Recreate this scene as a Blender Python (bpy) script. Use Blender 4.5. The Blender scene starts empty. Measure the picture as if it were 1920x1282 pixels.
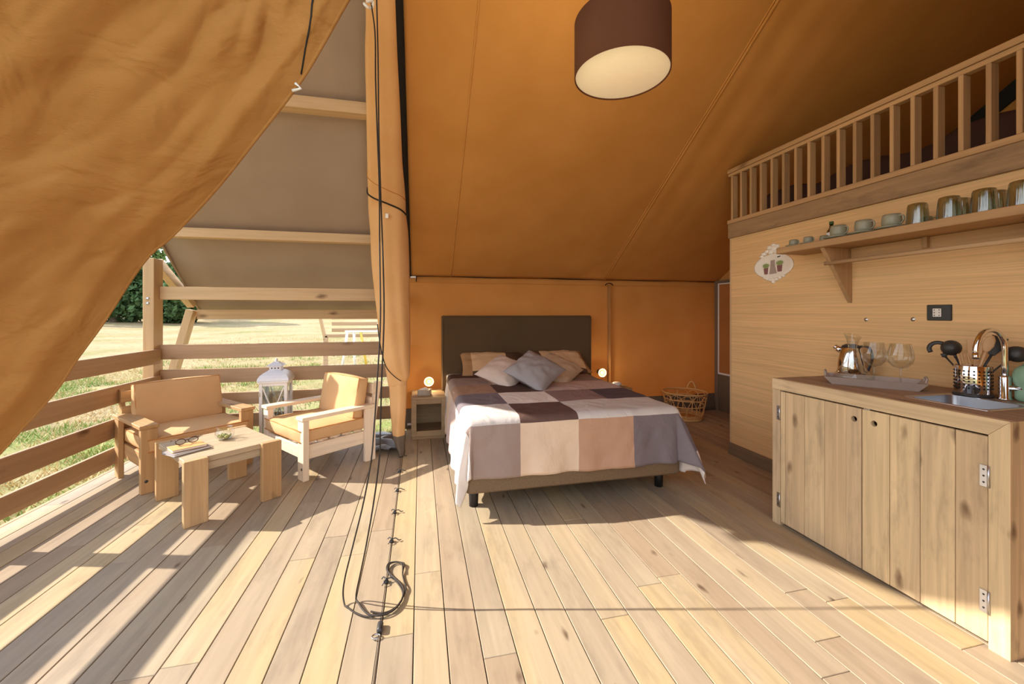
import bpy, math, random
from math import sin, cos, pi, atan2, hypot, sqrt, radians
from mathutils import Vector, Matrix, noise
random.seed(7)
sc = bpy.context.scene
COL = sc.collection

# ------------------------------------------------------------------ camera, sky, sun, exposure
CAM_H, YAW = 1.31, math.atan(172 / 758)
cd = bpy.data.cameras.new('camera')
cd.sensor_fit = 'HORIZONTAL'; cd.sensor_width = 36; cd.lens = 36 * 758 / 1920
cd.shift_y = -55 / 1920; cd.clip_start = 0.02; cd.clip_end = 500
cam = bpy.data.objects.new('camera', cd); COL.objects.link(cam)
cam.location = (0, 0, CAM_H); cam.rotation_euler = (pi / 2, 0, -YAW)
sc.camera = cam

SKY_STRENGTH, SUN_STRENGTH, EXPOSURE = 1.6, 5.8, 0.70
w = bpy.data.worlds.new('sky'); sc.world = w; w.use_nodes = True
nt = w.node_tree; nt.nodes.clear()
def N(nt, typ, **kw):
    n = nt.nodes.new(typ)
    for k, v in kw.items():
        if k == 'inp':
            for kk, vv in v.items(): n.inputs[kk].default_value = vv
        else: setattr(n, k, v)
    return n
tc = N(nt, 'ShaderNodeTexCoord'); sx = N(nt, 'ShaderNodeSeparateXYZ'); cr = N(nt, 'ShaderNodeValToRGB')
bg = N(nt, 'ShaderNodeBackground', inp={'Strength': SKY_STRENGTH}); ow = N(nt, 'ShaderNodeOutputWorld')
nt.links.new(tc.outputs['Generated'], sx.inputs[0]); nt.links.new(sx.outputs['Z'], cr.inputs[0])
cr.color_ramp.elements[0].position = 0.0; cr.color_ramp.elements[0].color = (0.98, 0.97, 0.95, 1)
cr.color_ramp.elements[1].position = 0.75; cr.color_ramp.elements[1].color = (0.60, 0.76, 1.0, 1)
nt.links.new(cr.outputs[0], bg.inputs[0]); nt.links.new(bg.outputs[0], ow.inputs[0])

sd = bpy.data.lights.new('sun', 'SUN'); sd.energy = SUN_STRENGTH; sd.angle = radians(0.6); sd.color = (1.0, 0.93, 0.83)
sun = bpy.data.objects.new('sun', sd); COL.objects.link(sun)
SUN_A, SUN_B = 1.46, 0.387        # metres in +X and in -Y that a shadow runs per metre of height
sun.rotation_euler = Vector((SUN_A, -SUN_B, -1)).to_track_quat('-Z', 'Y').to_euler()
sun.location = (-8, 3, 6)
sc.view_settings.view_transform = 'Standard'; sc.view_settings.look = 'None'
sc.view_settings.exposure = EXPOSURE; sc.view_settings.gamma = 1; sc.view_settings.use_curve_mapping = False
sc.cycles.max_bounces = 10; sc.cycles.diffuse_bounces = 6; sc.cycles.transparent_max_bounces = 24
sc.cycles.use_denoising = True; sc.cycles.sample_clamp_indirect = 8

# ------------------------------------------------------------------ materials
def lin(c):
    return tuple(((x / 255) / 12.92 if x / 255 <= 0.04045 else ((x / 255 + 0.055) / 1.055) ** 2.4) for x in c) + (1,)
def base(name):
    m = bpy.data.materials.new(name); m.use_nodes = True
    nt = m.node_tree; nt.nodes.clear()
    out = N(nt, 'ShaderNodeOutputMaterial'); p = N(nt, 'ShaderNodeBsdfPrincipled')
    nt.links.new(p.outputs[0], out.inputs[0])
    return m, nt, p, out
def plain(name, col, rough=0.6, metal=0.0, emit=None, es=1.0, vary=0.06, scale=30, spec=0.5):
    m, nt, p, out = base(name)
    tc = N(nt, 'ShaderNodeTexCoord'); no = N(nt, 'ShaderNodeTexNoise', inp={'Scale': scale, 'Detail': 4})
    mx = N(nt, 'ShaderNodeMix', data_type='RGBA')
    c = lin(col)
    mx.inputs[6].default_value = tuple(max(0, x * (1 - vary)) for x in c[:3]) + (1,)
    mx.inputs[7].default_value = tuple(min(1, x * (1 + vary)) for x in c[:3]) + (1,)
    nt.links.new(tc.outputs['Object'], no.inputs['Vector']); nt.links.new(no.outputs[0], mx.inputs[0])
    nt.links.new(mx.outputs[2], p.inputs['Base Color'])
    p.inputs['Roughness'].default_value = rough; p.inputs['Metallic'].default_value = metal
    p.inputs['Specular IOR Level'].default_value = spec
    if emit:
        p.inputs['Emission Color'].default_value = lin(emit); p.inputs['Emission Strength'].default_value = es
    return m
def wood(name, cols, axis='Y', grain=26, knots=True, rough=0.6, spec=0.25, contrast=0.22, knot_scale=1.0, knot_size=1.0, stain=0.0):
    """boards with grain along the axis; one of the tints is picked per object"""
    m, nt, p, out = base(name)
    L = nt.links.new
    tc = N(nt, 'ShaderNodeTexCoord'); oi = N(nt, 'ShaderNodeObjectInfo')
    off = N(nt, 'ShaderNodeVectorMath', operation='MULTIPLY'); off.inputs[1].default_value = (37.7, 23.1, 51.3)
    cmb = N(nt, 'ShaderNodeCombineXYZ')
    for i in range(3): L(oi.outputs['Random'], cmb.inputs[i])
    L(cmb.outputs[0], off.inputs[0])
    add = N(nt, 'ShaderNodeVectorMath', operation='ADD'); L(tc.outputs['Object'], add.inputs[0]); L(off.outputs[0], add.inputs[1])
    ai = 'XYZ'.index(axis)
    def mapped(along, across):
        mp = N(nt, 'ShaderNodeMapping'); s = [across] * 3; s[ai] = along
        mp.inputs['Scale'].default_value = s; L(add.outputs[0], mp.inputs[0]); return mp
    m1 = mapped(1.3, grain)
    n1 = N(nt, 'ShaderNodeTexNoise', inp={'Scale': 1.0, 'Detail': 5, 'Roughness': 0.6, 'Distortion': 0.6}); L(m1.outputs[0], n1.inputs['Vector'])
    m2 = mapped(1.6, 5.5)
    n2 = N(nt, 'ShaderNodeTexNoise', inp={'Scale': 1.0, 'Detail': 3}); L(m2.outputs[0], n2.inputs['Vector'])
    rp = N(nt, 'ShaderNodeValToRGB'); cr = rp.color_ramp
    while len(cr.elements) < len(cols): cr.elements.new(0.5)
    for i, c in enumerate(cols):
        cr.elements[i].position = (i + 0.5) / len(cols); cr.elements[i].color = lin(c)
    mm = N(nt, 'ShaderNodeMath', operation='MULTIPLY_ADD'); L(n2.outputs[0], mm.inputs[0]); mm.inputs[1].default_value = 0.5
    sb = N(nt, 'ShaderNodeMath', operation='MULTIPLY_ADD'); L(oi.outputs['Random'], sb.inputs[0]); sb.inputs[1].default_value = 1.0; sb.inputs[2].default_value = -0.25
    L(sb.outputs[0], mm.inputs[2]); L(mm.outputs[0], rp.inputs[0])
    gr = N(nt, 'ShaderNodeMapRange', inp={'From Min': 0.3, 'From Max': 0.7, 'To Min': 1 - contrast, 'To Max': 1 + contrast * 0.5}); L(n1.outputs[0], gr.inputs[0])
    mul = N(nt, 'ShaderNodeVectorMath', operation='SCALE'); L(rp.outputs[0], mul.inputs[0]); L(gr.outputs[0], mul.inputs['Scale'])
    last = mul.outputs[0]
    if stain:                                   # grey weathered blotches along the grain
        m4 = mapped(2.4, 9.0)
        n4 = N(nt, 'ShaderNodeTexNoise', inp={'Scale': 1.0, 'Detail': 4, 'Roughness': 0.7}); L(m4.outputs[0], n4.inputs['Vector'])
        st = N(nt, 'ShaderNodeMapRange', inp={'From Min': 0.52, 'From Max': 0.72, 'To Min': 0.0, 'To Max': stain}); L(n4.outputs[0], st.inputs[0])
        ms = N(nt, 'ShaderNodeMix', data_type='RGBA'); L(st.outputs[0], ms.inputs[0]); L(last, ms.inputs[6])
        d = cols[0]; ms.inputs[7].default_value = lin((d[0] * .66, d[1] * .66, d[2] * .70)); last = ms.outputs[2]
    if knots:
        m3 = mapped(2.1 * knot_scale, 5.2 * knot_scale)
        nd = N(nt, 'ShaderNodeTexNoise', inp={'Scale': 3.0, 'Detail': 2}); L(m3.outputs[0], nd.inputs['Vector'])
        ad = N(nt, 'ShaderNodeMix', data_type='RGBA'); ad.blend_type = 'LINEAR_LIGHT'; ad.inputs[0].default_value = 0.12
        L(m3.outputs[0], ad.inputs[6]); L(nd.outputs['Color'], ad.inputs[7])
        vo = N(nt, 'ShaderNodeTexVoronoi', inp={'Scale': 1.0, 'Randomness': 1.0}); L(ad.outputs[2], vo.inputs['Vector'])
        k = N(nt, 'ShaderNodeMapRange', inp={'From Min': 0.04 * knot_size, 'From Max': 0.16 * knot_size, 'To Min': 0.8, 'To Max': 0.0}); L(vo.outputs['Distance'], k.inputs[0])
        sp = N(nt, 'ShaderNodeSeparateColor'); L(vo.outputs['Color'], sp.inputs[0])
        gt = N(nt, 'ShaderNodeMath', operation='GREATER_THAN'); L(sp.outputs[0], gt.inputs[0]); gt.inputs[1].default_value = 0.38
        km = N(nt, 'ShaderNodeMath', operation='MULTIPLY'); L(k.outputs[0], km.inputs[0]); L(gt.outputs[0], km.inputs[1])
        mx = N(nt, 'ShaderNodeMix', data_type='RGBA'); L(km.outputs[0], mx.inputs[0]); L(last, mx.inputs[6])
        d = cols[0]; mx.inputs[7].default_value = lin((d[0] * .52, d[1] * .45, d[2] * .40)); last = mx.outputs[2]
    L(last, p.inputs['Base Color'])
    bp = N(nt, 'ShaderNodeBump', inp={'Strength': 0.12, 'Distance': 0.003}); L(n1.outputs[0], bp.inputs['Height']); L(bp.outputs[0], p.inputs['Normal'])
    p.inputs['Roughness'].default_value = rough; p.inputs['Specular IOR Level'].default_value = spec
    return m
def fabric(name, col, col2=None, weave=260, rough=0.9, trans=0.0, tcol=None, big=3.0, bump=0.25, ribs=False, bigbump=0.0, spec=0.15):
    m, nt, p, out = base(name); L = nt.links.new
    tc = N(nt, 'ShaderNodeTexCoord')
    n1 = N(nt, 'ShaderNodeTexNoise', inp={'Scale': big, 'Detail': 4}); L(tc.outputs['Object'], n1.inputs['Vector'])
    mx = N(nt, 'ShaderNodeMix', data_type='RGBA'); mx.inputs[6].default_value = lin(col); mx.inputs[7].default_value = lin(col2 or col)
    mr = N(nt, 'ShaderNodeMapRange', inp={'From Min': 0.35, 'From Max': 0.65}); L(n1.outputs[0], mr.inputs[0]); L(mr.outputs[0], mx.inputs[0])
    L(mx.outputs[2], p.inputs['Base Color'])
    mp = N(nt, 'ShaderNodeMapping'); mp.inputs['Scale'].default_value = (weave * .35, weave * .35, weave) if ribs else (weave, weave, weave); L(tc.outputs['Object'], mp.inputs[0])
    n2 = N(nt, 'ShaderNodeTexNoise', inp={'Scale': 1.0, 'Detail': 2}); L(mp.outputs[0], n2.inputs['Vector'])
    bp = N(nt, 'ShaderNodeBump', inp={'Strength': bump, 'Distance': 0.002}); L(n2.outputs[0], bp.inputs['Height'])
    if bigbump:
        n3 = N(nt, 'ShaderNodeTexNoise', inp={'Scale': 5.0, 'Detail': 3, 'Distortion': 1.0}); L(tc.outputs['Object'], n3.inputs['Vector'])
        b2 = N(nt, 'ShaderNodeBump', inp={'Strength': bigbump, 'Distance': 0.03}); L(n3.outputs[0], b2.inputs['Height']); L(b2.outputs[0], bp.inputs['Normal'])
    L(bp.outputs[0], p.inputs['Normal'])
    p.inputs['Roughness'].default_value = rough; p.inputs['Specular IOR Level'].default_value = spec
    if trans:
        t = N(nt, 'ShaderNodeBsdfTranslucent'); t.inputs[0].default_value = lin(tcol or col)
        ms = N(nt, 'ShaderNodeMixShader'); ms.inputs[0].default_value = trans
        L(p.outputs[0], ms.inputs[1]); L(t.outputs[0], ms.inputs[2]); L(ms.outputs[0], out.inputs[0])
    return m
def glass(name, tint=(255, 255, 255), gloss=0.05, rough=0.0):
    m = bpy.data.materials.new(name); m.use_nodes = True; nt = m.node_tree; nt.nodes.clear(); L = nt.links.new
    out = N(nt, 'ShaderNodeOutputMaterial'); tr = N(nt, 'ShaderNodeBsdfTransparent'); tr.inputs[0].default_value = lin(tint)
    gl = N(nt, 'ShaderNodeBsdfGlossy'); gl.inputs['Roughness'].default_value = rough
    lw = N(nt, 'ShaderNodeLayerWeight', inp={'Blend': 0.32})
    mr = N(nt, 'ShaderNodeMapRange', inp={'To Min': gloss, 'To Max': 0.75}); L(lw.outputs['Facing'], mr.inputs[0])
    ms = N(nt, 'ShaderNodeMixShader'); L(mr.outputs[0], ms.inputs[0]); L(tr.outputs[0], ms.inputs[1]); L(gl.outputs[0], ms.inputs[2])
    L(ms.outputs[0], out.inputs[0]); return m

M = {}
FLOORC = [(164, 143, 118), (170, 152, 128), (180, 160, 130), (184, 161, 122), (175, 158, 132), (162, 144, 122)]
M['floor'] = wood('floor_board_wood', FLOORC, 'Y', grain=24, contrast=0.14, rough=0.55, knot_scale=1.5, knot_size=0.8, stain=0.35)
M['sub'] = plain('dark_subfloor', (52, 38, 26), 0.9)
RAIL = [(182, 150, 116), (188, 157, 126), (175, 143, 111)]
M['railX'] = wood('rail_wood_x', RAIL, 'X', contrast=0.15); M['railY'] = wood('rail_wood_y', RAIL, 'Y', contrast=0.15)
BEAM = [(200, 168, 128), (206, 176, 138), (194, 160, 120)]
M['beamX'] = wood('beam_wood_x', BEAM, 'X', contrast=0.14); M['beamZ'] = wood('beam_wood_z', BEAM, 'Z', contrast=0.14); M['beamY'] = wood('beam_wood_y', BEAM, 'Y', contrast=0.14)
FURN = [(192, 154, 108), (184, 144, 98), (198, 162, 118)]
for a in 'XYZ': M['furn' + a] = wood('oiled_pine_' + a.lower(), FURN, a, contrast=0.2, grain=34)
SUNLIT_PINE = [(236, 214, 186), (228, 204, 174), (240, 220, 194)]  # lightened pine: sun on the lantern-side armchair is put into its colour
for a in 'XYZ': M['pale' + a] = wood('sunlit_pine_' + a.lower(), SUNLIT_PINE, a, contrast=0.12, grain=30)
M['tabletop'] = wood('weathered_table_wood', [(172, 152, 126), (184, 162, 132)], 'X', contrast=0.2)
CAB = [(206, 178, 140), (214, 188, 148), (196, 170, 138), (218, 192, 150)]
for a in 'XYZ': M['cab' + a] = wood('cabinet_pine_' + a.lower(), CAB, a, contrast=0.24, grain=34, knot_scale=2.0, knot_size=1.4, stain=0.5)
M['worktop'] = wood('worktop_wood', [(152, 124, 100), (164, 136, 110)], 'Y', contrast=0.22)
LOFT = [(184, 146, 104), (194, 156, 112), (174, 138, 98)]
for a in 'XYZ': M['loft' + a] = wood('loft_pine_' + a.lower(), LOFT, a, contrast=0.22, grain=34)
M['fascia'] = wood('fascia_wood', [(160, 128, 94), (170, 138, 102)], 'Y', contrast=0.25, grain=18, knot_scale=1.3, knot_size=1.6, stain=0.7)
M['oak'] = wood('oak_veneer', [(228, 186, 132), (234, 194, 140)], 'Y', grain=120, knots=False, contrast=0.2, rough=0.5)
M['nightst'] = wood('nightstand_wood', [(176, 148, 112), (166, 138, 104)], 'X', contrast=0.2)
M['canvas'] = fabric('ochre_tent_canvas', (228, 168, 94), (220, 160, 86), trans=0.30, tcol=(224, 160, 84), weave=200, bigbump=0.12)
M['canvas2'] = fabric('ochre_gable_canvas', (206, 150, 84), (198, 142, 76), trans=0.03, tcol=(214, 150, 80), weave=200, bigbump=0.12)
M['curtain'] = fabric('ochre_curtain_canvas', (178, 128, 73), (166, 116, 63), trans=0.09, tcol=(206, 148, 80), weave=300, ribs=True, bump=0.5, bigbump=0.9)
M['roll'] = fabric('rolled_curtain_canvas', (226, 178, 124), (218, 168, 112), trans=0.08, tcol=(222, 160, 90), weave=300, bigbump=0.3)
M['fly'] = fabric('grey_fly_canvas', (164, 148, 133), (158, 142, 127), trans=0.16, tcol=(206, 176, 150), weave=220)
M['black'] = plain('black_webbing', (20, 17, 14), 0.7); M['cord'] = plain('dark_cord', (46, 36, 28), 0.7)
M['greyskirt'] = fabric('grey_mud_skirt', (112, 98, 84), weave=200); M['pvc'] = plain('grey_pvc_sheet', (120, 122, 128), 0.3)
M['cushion'] = fabric('tan_seat_canvas', (212, 172, 126), (206, 165, 118), weave=400, bump=0.3, bigbump=0.25); M['piping'] = fabric('tan_piping', (186, 124, 66), weave=200)
M['head'] = fabric('brown_upholstery', (96, 76, 54), (90, 72, 50), weave=500, bump=0.4); M['bedbase'] = fabric('taupe_bed_base', (128, 106, 82), (112, 92, 70), weave=500, big=160, bump=0.4)
M['mattress'] = fabric('white_ticking', (220, 212, 204)); M['legblack'] = plain('black_leg', (28, 26, 26), 0.5)
PATCH = {'W': (232, 222, 214), 'L': (212, 204, 198), 'S': (126, 116, 120), 'D': (96, 84, 90), 'B': (104, 80, 72), 'K': (88, 66, 58), 'M': (148, 122, 118), 'T': (190, 152, 126), 'C': (226, 200, 174), 'G': (160, 140, 130), 'P': (204, 180, 170), 'E': (168, 134, 112)}
for k, c in PATCH.items(): M['p' + k] = fabric('patch_cotton_' + k.lower(), c, tuple(x * .96 for x in c), weave=350, bump=0.15, bigbump=0.55, rough=0.8)
M['cushL'] = fabric('pale_taupe_satin', (206, 184, 168), rough=0.5, bigbump=0.2); M['cushG'] = fabric('slate_grey_satin', (152, 144, 142), rough=0.45, bigbump=0.2); M['cushB'] = fabric('beige_satin', (190, 164, 136), rough=0.5, bigbump=0.2)
M['shamT'] = fabric('sham_tan', (168, 128, 88)); M['shamC'] = fabric('sham_cream', (216, 180, 138), bigbump=0.25); M['shamK'] = fabric('sham_brown', (92, 68, 52))
M['white'] = plain('white_paint', (236, 234, 232), 0.5); M['whiteroof'] = plain('white_tin', (226, 228, 236), 0.4)
M['steel'] = plain('brushed_steel', (200, 200, 204), 0.28, 1.0); M['chrome'] = plain('chrome', (225, 225, 228), 0.06, 1.0, vary=0.0)
M['sink'] = plain('satin_steel', (176, 178, 184), 0.33, 1.0)
M['glass'] = glass('clear_glass', (248, 250, 248)); M['pane'] = glass('window_glass', (240, 244, 244), gloss=0.06)
M['tumbler'] = glass('ribbed_grey_green_glass', (196, 202, 184), gloss=0.16, rough=0.12)
M['stone'] = plain('sage_stoneware', (150, 148, 128), 0.4); M['sage'] = plain('sage_green_ceramic', (140, 178, 150), 0.35)
M['dark'] = plain('dark_plastic', (52, 50, 50), 0.45); M['blackgloss'] = plain('black_gloss', (34, 34, 36), 0.2); M['utwood'] = plain('utensil_beech', (206, 166, 124), 0.6)
M['traymat'] = plain('taupe_tray', (170, 152, 140), 0.6); M['rattan'] = plain('rattan', (222, 176, 112), 0.6)
M['shade'] = fabric('brown_shade_linen', (104, 66, 46), (96, 60, 42), weave=260); M['diffuser'] = plain('lamp_diffuser', (246, 232, 206), 0.6, emit=(255, 222, 170), es=0.22)
M['bulb'] = plain('lit_bulb', (255, 244, 220), 0.4, emit=(255, 226, 170), es=4.0); M['ring'] = plain('lamp_ring', (246, 226, 190), 0.4, emit=(255, 206, 140), es=0.6)
M['bronze'] = plain('lamp_reflector', (150, 110, 70), 0.5); M['paper'] = plain('notebook_cover', (206, 158, 96), 0.7); M['greybook'] = plain('grey_notebook', (150, 140, 134), 0.7); M['tort'] = plain('tortoiseshell', (70, 32, 20), 0.3)
M['moss'] = plain('moss_filling', (150, 150, 84), 0.9, vary=0.4, scale=120); M['plaque'] = plain('plaque_cream', (240, 232, 220), 0.6)
M['potred'] = plain('plaque_pot', (136, 92, 92), 0.7, vary=0.3, scale=200); M['potgrey'] = plain('plaque_jug', (168, 150, 140), 0.7, vary=0.2, scale=150); M['leafp'] = plain('plaque_leaf', (138, 156, 96), 0.7, vary=0.4, scale=300)
M['socketw'] = plain('socket_white', (232, 226, 216), 0.5); M['greywood'] = wood('grey_board', [(116, 100, 82), (126, 108, 90)], 'Z', knots=False, contrast=0.12); M['greywoodY'] = wood('grey_board_y', [(120, 100, 78), (130, 108, 86)], 'Y', knots=False, contrast=0.12)
M['loftmat'] = fabric('dark_mattress_fabric', (74, 52, 46), (66, 46, 40)); M['bottle'] = glass('green_bottle_glass', (96, 112, 40), gloss=0.1); M['wicker'] = plain('whitewashed_wicker', (190, 176, 156), 0.7, vary=0.35, scale=90); M['tissue'] = plain('tissue_white', (236, 226, 208), 0.8)
M['bark'] = plain('bark', (92, 76, 60), 0.9, vary=0.3); M['leaf'] = plain('oak_leaves', (70, 96, 50), 0.8, vary=0.55, scale=0.9); M['leaf2'] = plain('pale_leaves', (104, 128, 66), 0.8, vary=0.5, scale=0.9)
M['yellow'] = plain('yellow_paint', (222, 190, 80), 0.5)

def ground_mat():
    m, nt, p, out = base('dry_meadow'); L = nt.links.new
    tc = N(nt, 'ShaderNodeTexCoord')
    a = N(nt, 'ShaderNodeTexNoise', inp={'Scale': 0.35, 'Detail': 6, 'Roughness': 0.65}); b = N(nt, 'ShaderNodeTexNoise', inp={'Scale': 5.0, 'Detail': 8, 'Roughness': 0.75})
    L(tc.outputs['Object'], a.inputs['Vector']); L(tc.outputs['Object'], b.inputs['Vector'])
    r = N(nt, 'ShaderNodeValToRGB'); e = r.color_ramp.elements
    e[0].position = 0.30; e[0].color = lin((138, 136, 84)); e[1].position = 0.5; e[1].color = lin((172, 148, 110)); x = e.new(0.72); x.color = lin((186, 164, 126))
    L(a.outputs[0], r.inputs[0])
    mr = N(nt, 'ShaderNodeMapRange', inp={'From Min': 0.3, 'From Max': 0.7, 'To Min': 0.62, 'To Max': 1.12}); L(b.outputs[0], mr.inputs[0])
    s = N(nt, 'ShaderNodeVectorMath', operation='SCALE'); L(r.outputs[0], s.inputs[0]); L(mr.outputs[0], s.inputs['Scale'])
    # greener strip close to the deck
    sp = N(nt, 'ShaderNodeSeparateXYZ'); L(tc.outputs['Object'], sp.inputs[0])
    g = N(nt, 'ShaderNodeMapRange', inp={'From Min': 7.0, 'From Max': 13.0, 'To Min': 0.75, 'To Max': 0.0}); L(sp.outputs['Y'], g.inputs[0])
    gm = N(nt, 'ShaderNodeMath', operation='MULTIPLY'); L(g.outputs[0], gm.inputs[0])
    gn = N(nt, 'ShaderNodeMapRange', inp={'From Min': 0.42, 'From Max': 0.6}); c = N(nt, 'ShaderNodeTexNoise', inp={'Scale': 1.1, 'Detail': 5}); L(tc.outputs['Object'], c.inputs['Vector']); L(c.outputs[0], gn.inputs[0]); L(gn.outputs[0], gm.inputs[1])
    mx = N(nt, 'ShaderNodeMix', data_type='RGBA'); L(gm.outputs[0], mx.inputs[0]); L(s.outputs[0], mx.inputs[6]); mx.inputs[7].default_value = lin((128, 144, 72))
    L(mx.outputs[2], p.inputs['Base Color']); p.inputs['Roughness'].default_value = 0.95; p.inputs['Specular IOR Level'].default_value = 0.1
    bp = N(nt, 'ShaderNodeBump', inp={'Strength': 0.6, 'Distance': 0.08}); L(b.outputs[0], bp.inputs['Height']); L(bp.outputs[0], p.inputs['Normal'])
    return m
M['meadow'] = ground_mat()
M['grassA'] = plain('grass_blades_dry', (196, 170, 118), 0.8, vary=0.25, scale=3); M['grassB'] = plain('grass_blades_green', (126, 146, 66), 0.8, vary=0.25, scale=3)

# ------------------------------------------------------------------ mesh helpers
class MB:
    def __init__(s): s.v = []; s.f = []; s.m = []; s.smooth = []
    def add(s, vs, fs, mi=0, sm=False):
        o = len(s.v); s.v += [tuple(x) for x in vs]
        for f in fs: s.f.append(tuple(i + o for i in f)); s.m.append(mi); s.smooth.append(sm)
        return s
    def box(s, x0, x1, y0, y1, z0, z1, b=0.002, mi=0, T=None):
        x0, x1 = min(x0, x1), max(x0, x1); y0, y1 = min(y0, y1), max(y0, y1); z0, z1 = min(z0, z1), max(z0, z1)
        b = min(b, (x1 - x0) * .45, (y1 - y0) * .45, (z1 - z0) * .45)
        vs = []; idx = {}
        for i, X in enumerate((x0, x1)):
            for j, Y in enumerate((y0, y1)):
                for k, Z in enumerate((z0, z1)):
                    sx, sy, szz = (1, -1)[i], (1, -1)[j], (1, -1)[k]
                    for ax in range(3):
                        d = [b * sx, b * sy, b * szz]; d[ax] = 0
                        idx[i, j, k, ax] = len(vs); vs.append((X + d[0], Y + d[1], Z + d[2]))
        fs = []
        def q(c, ax, flip):
            f = [idx[i, j, k, ax] for i, j, k in c]; fs.append(f[::-1] if flip else f)
        q([(0,0,0),(0,0,1),(0,1,1),(0,1,0)], 0, False); q([(1,0,0),(1,0,1),(1,1,1),(1,1,0)], 0, True)
        q([(0,0,0),(1,0,0),(1,0,1),(0,0,1)], 1, False); q([(0,1,0),(1,1,0),(1,1,1),(0,1,1)], 1, True)
        q([(0,0,0),(0,1,0),(1,1,0),(1,0,0)], 2, False); q([(0,0,1),(0,1,1),(1,1,1),(1,0,1)], 2, True)
        cen = Vector(((x0 + x1) / 2, (y0 + y1) / 2, (z0 + z1) / 2))
        def face(f):
            a, bb, c = Vector(vs[f[0]]), Vector(vs[f[1]]), Vector(vs[f[2]])
            nrm = (bb - a).cross(c - a); mid = sum((Vector(vs[i]) for i in f), Vector()) / len(f)
            fs.append(f if nrm.dot(mid - cen) > 0 else f[::-1])
        for i in (0, 1):
            for j in (0, 1):
                face([idx[i, j, 0, 0], idx[i, j, 1, 0], idx[i, j, 1, 1], idx[i, j, 0, 1]])
                face([idx[i, 0, j, 0], idx[i, 1, j, 0], idx[i, 1, j, 2], idx[i, 0, j, 2]])
                face([idx[0, i, j, 1], idx[1, i, j, 1], idx[1, i, j, 2], idx[0, i, j, 2]])
                for k in (0, 1): face([idx[i, j, k, 0], idx[i, j, k, 1], idx[i, j, k, 2]])
        if T is not None: vs = [T @ Vector(v) for v in vs]
        return s.add(vs, fs, mi)
    def beam(s, a, b, wx, wz, up=(0, 0, 1), bev=0.002, mi=0):
        """a board from a to b: wx wide, wz tall"""
        a, b = Vector(a), Vector(b); d = (b - a); Ln = d.length; d.normalize(); u = Vector(up)
        r = d.cross(u).normalized(); u = r.cross(d).normalized()
        T = Matrix(((r.x, d.x, u.x, a.x), (r.y, d.y, u.y, a.y), (r.z, d.z, u.z, a.z), (0, 0, 0, 1)))
        return s.box(-wx / 2, wx / 2, 0, Ln, -wz / 2, wz / 2, bev, mi, T)
    def tube(s, pts, r, n=8, mi=0, caps=True, closed=False, squash=None):
        P = [Vector(p) for p in pts]; R = r if isinstance(r, (list, tuple)) else [r] * len(P)
        rings = []; up = None; L = len(P)
        for i, p in enumerate(P):
            if closed: t = P[(i + 1) % L] - P[i - 1]
            else: t = P[min(i + 1, L - 1)] - P[max(i - 1, 0)]
            if t.length < 1e-9: t = Vector((0, 0, 1))
            t.normalize()
            if up is None:
                up = Vector((0, 0, 1)) if abs(t.z) < .9 else Vector((1, 0, 0))
            x = t.cross(up).normalized(); up = x.cross(t).normalized()
            rr = R[i]; rx, ry = rr if isinstance(rr, (list, tuple)) else (rr, rr)
            rings.append([p + x * (rx * cos(2 * pi * k / n)) + up * (ry * sin(2 * pi * k / n)) for k in range(n)])
        vs = [v for g in rings for v in g]; fs = []
        for i in range(L if closed else L - 1):
            i2 = (i + 1) % L
            for k in range(n): fs.append((i * n + k, i * n + (k + 1) % n, i2 * n + (k + 1) % n, i2 * n + k))
        s.add(vs, fs, mi, True)
        if caps and not closed:
            o = len(s.v) - len(vs)
            s.f.append(tuple(o + k for k in range(n))[::-1]); s.m.append(mi); s.smooth.append(False)
            s.f.append(tuple(o + (L - 1) * n + k for k in range(n))); s.m.append(mi); s.smooth.append(False)
        return s
    def lathe(s, prof, c=(0, 0, 0), n=28, mi=0, a0=0.0, a1=2 * pi, T=None, sx=1.0, sy=1.0):
        vs = []; fs = []; full = abs(a1 - a0 - 2 * pi) < 1e-6; m = n if full else n + 1
        for (r, z) in prof:
            for k in range(m):
                a = a0 + (a1 - a0) * k / n
                p = Vector((c[0] + r * cos(a) * sx, c[1] + r * sin(a) * sy, c[2] + z)); vs.append(T @ p if T else p)
        for i in range(len(prof) - 1):
            for k in range(n):
                k2 = (k + 1) % m; fs.append((i * m + k, i * m + k2, (i + 1) * m + k2, (i + 1) * m + k))
        s.add(vs, fs, mi, True); return s
    def prism(s, poly, ax, a, b, mi=0):
        """2D polygon extruded along an axis; poly holds the other two axes in order"""
        def mk(p, t):
            q = list(p); q.insert(ax, t); return tuple(q)
        n = len(poly); vs = [mk(p, a) for p in poly] + [mk(p, b) for p in poly]
        fs = [tuple(range(n))[::-1], tuple(range(n, 2 * n))] + [(i, (i + 1) % n, n + (i + 1) % n, n + i) for i in range(n)]
        return s.add(vs, fs, mi)
    def grid(s, fn, nu, nv, mi=0, mfn=None, wrapu=False):
        vs = []; fs = []; ms = []
        W = nu if wrapu else nu + 1
        for j in range(nv + 1):
            for i in range(W): vs.append(fn(i / nu, j / nv))
        o = len(s.v); s.v += [tuple(v) for v in vs]
        for j in range(nv):
            for i in range(nu):
                i2 = (i + 1) % W
                s.f.append((o + j * W + i, o + j * W + i2, o + (j + 1) * W + i2, o + (j + 1) * W + i))
                s.m.append(mfn((i + .5) / nu, (j + .5) / nv) if mfn else mi); s.smooth.append(True)
        return s
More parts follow.
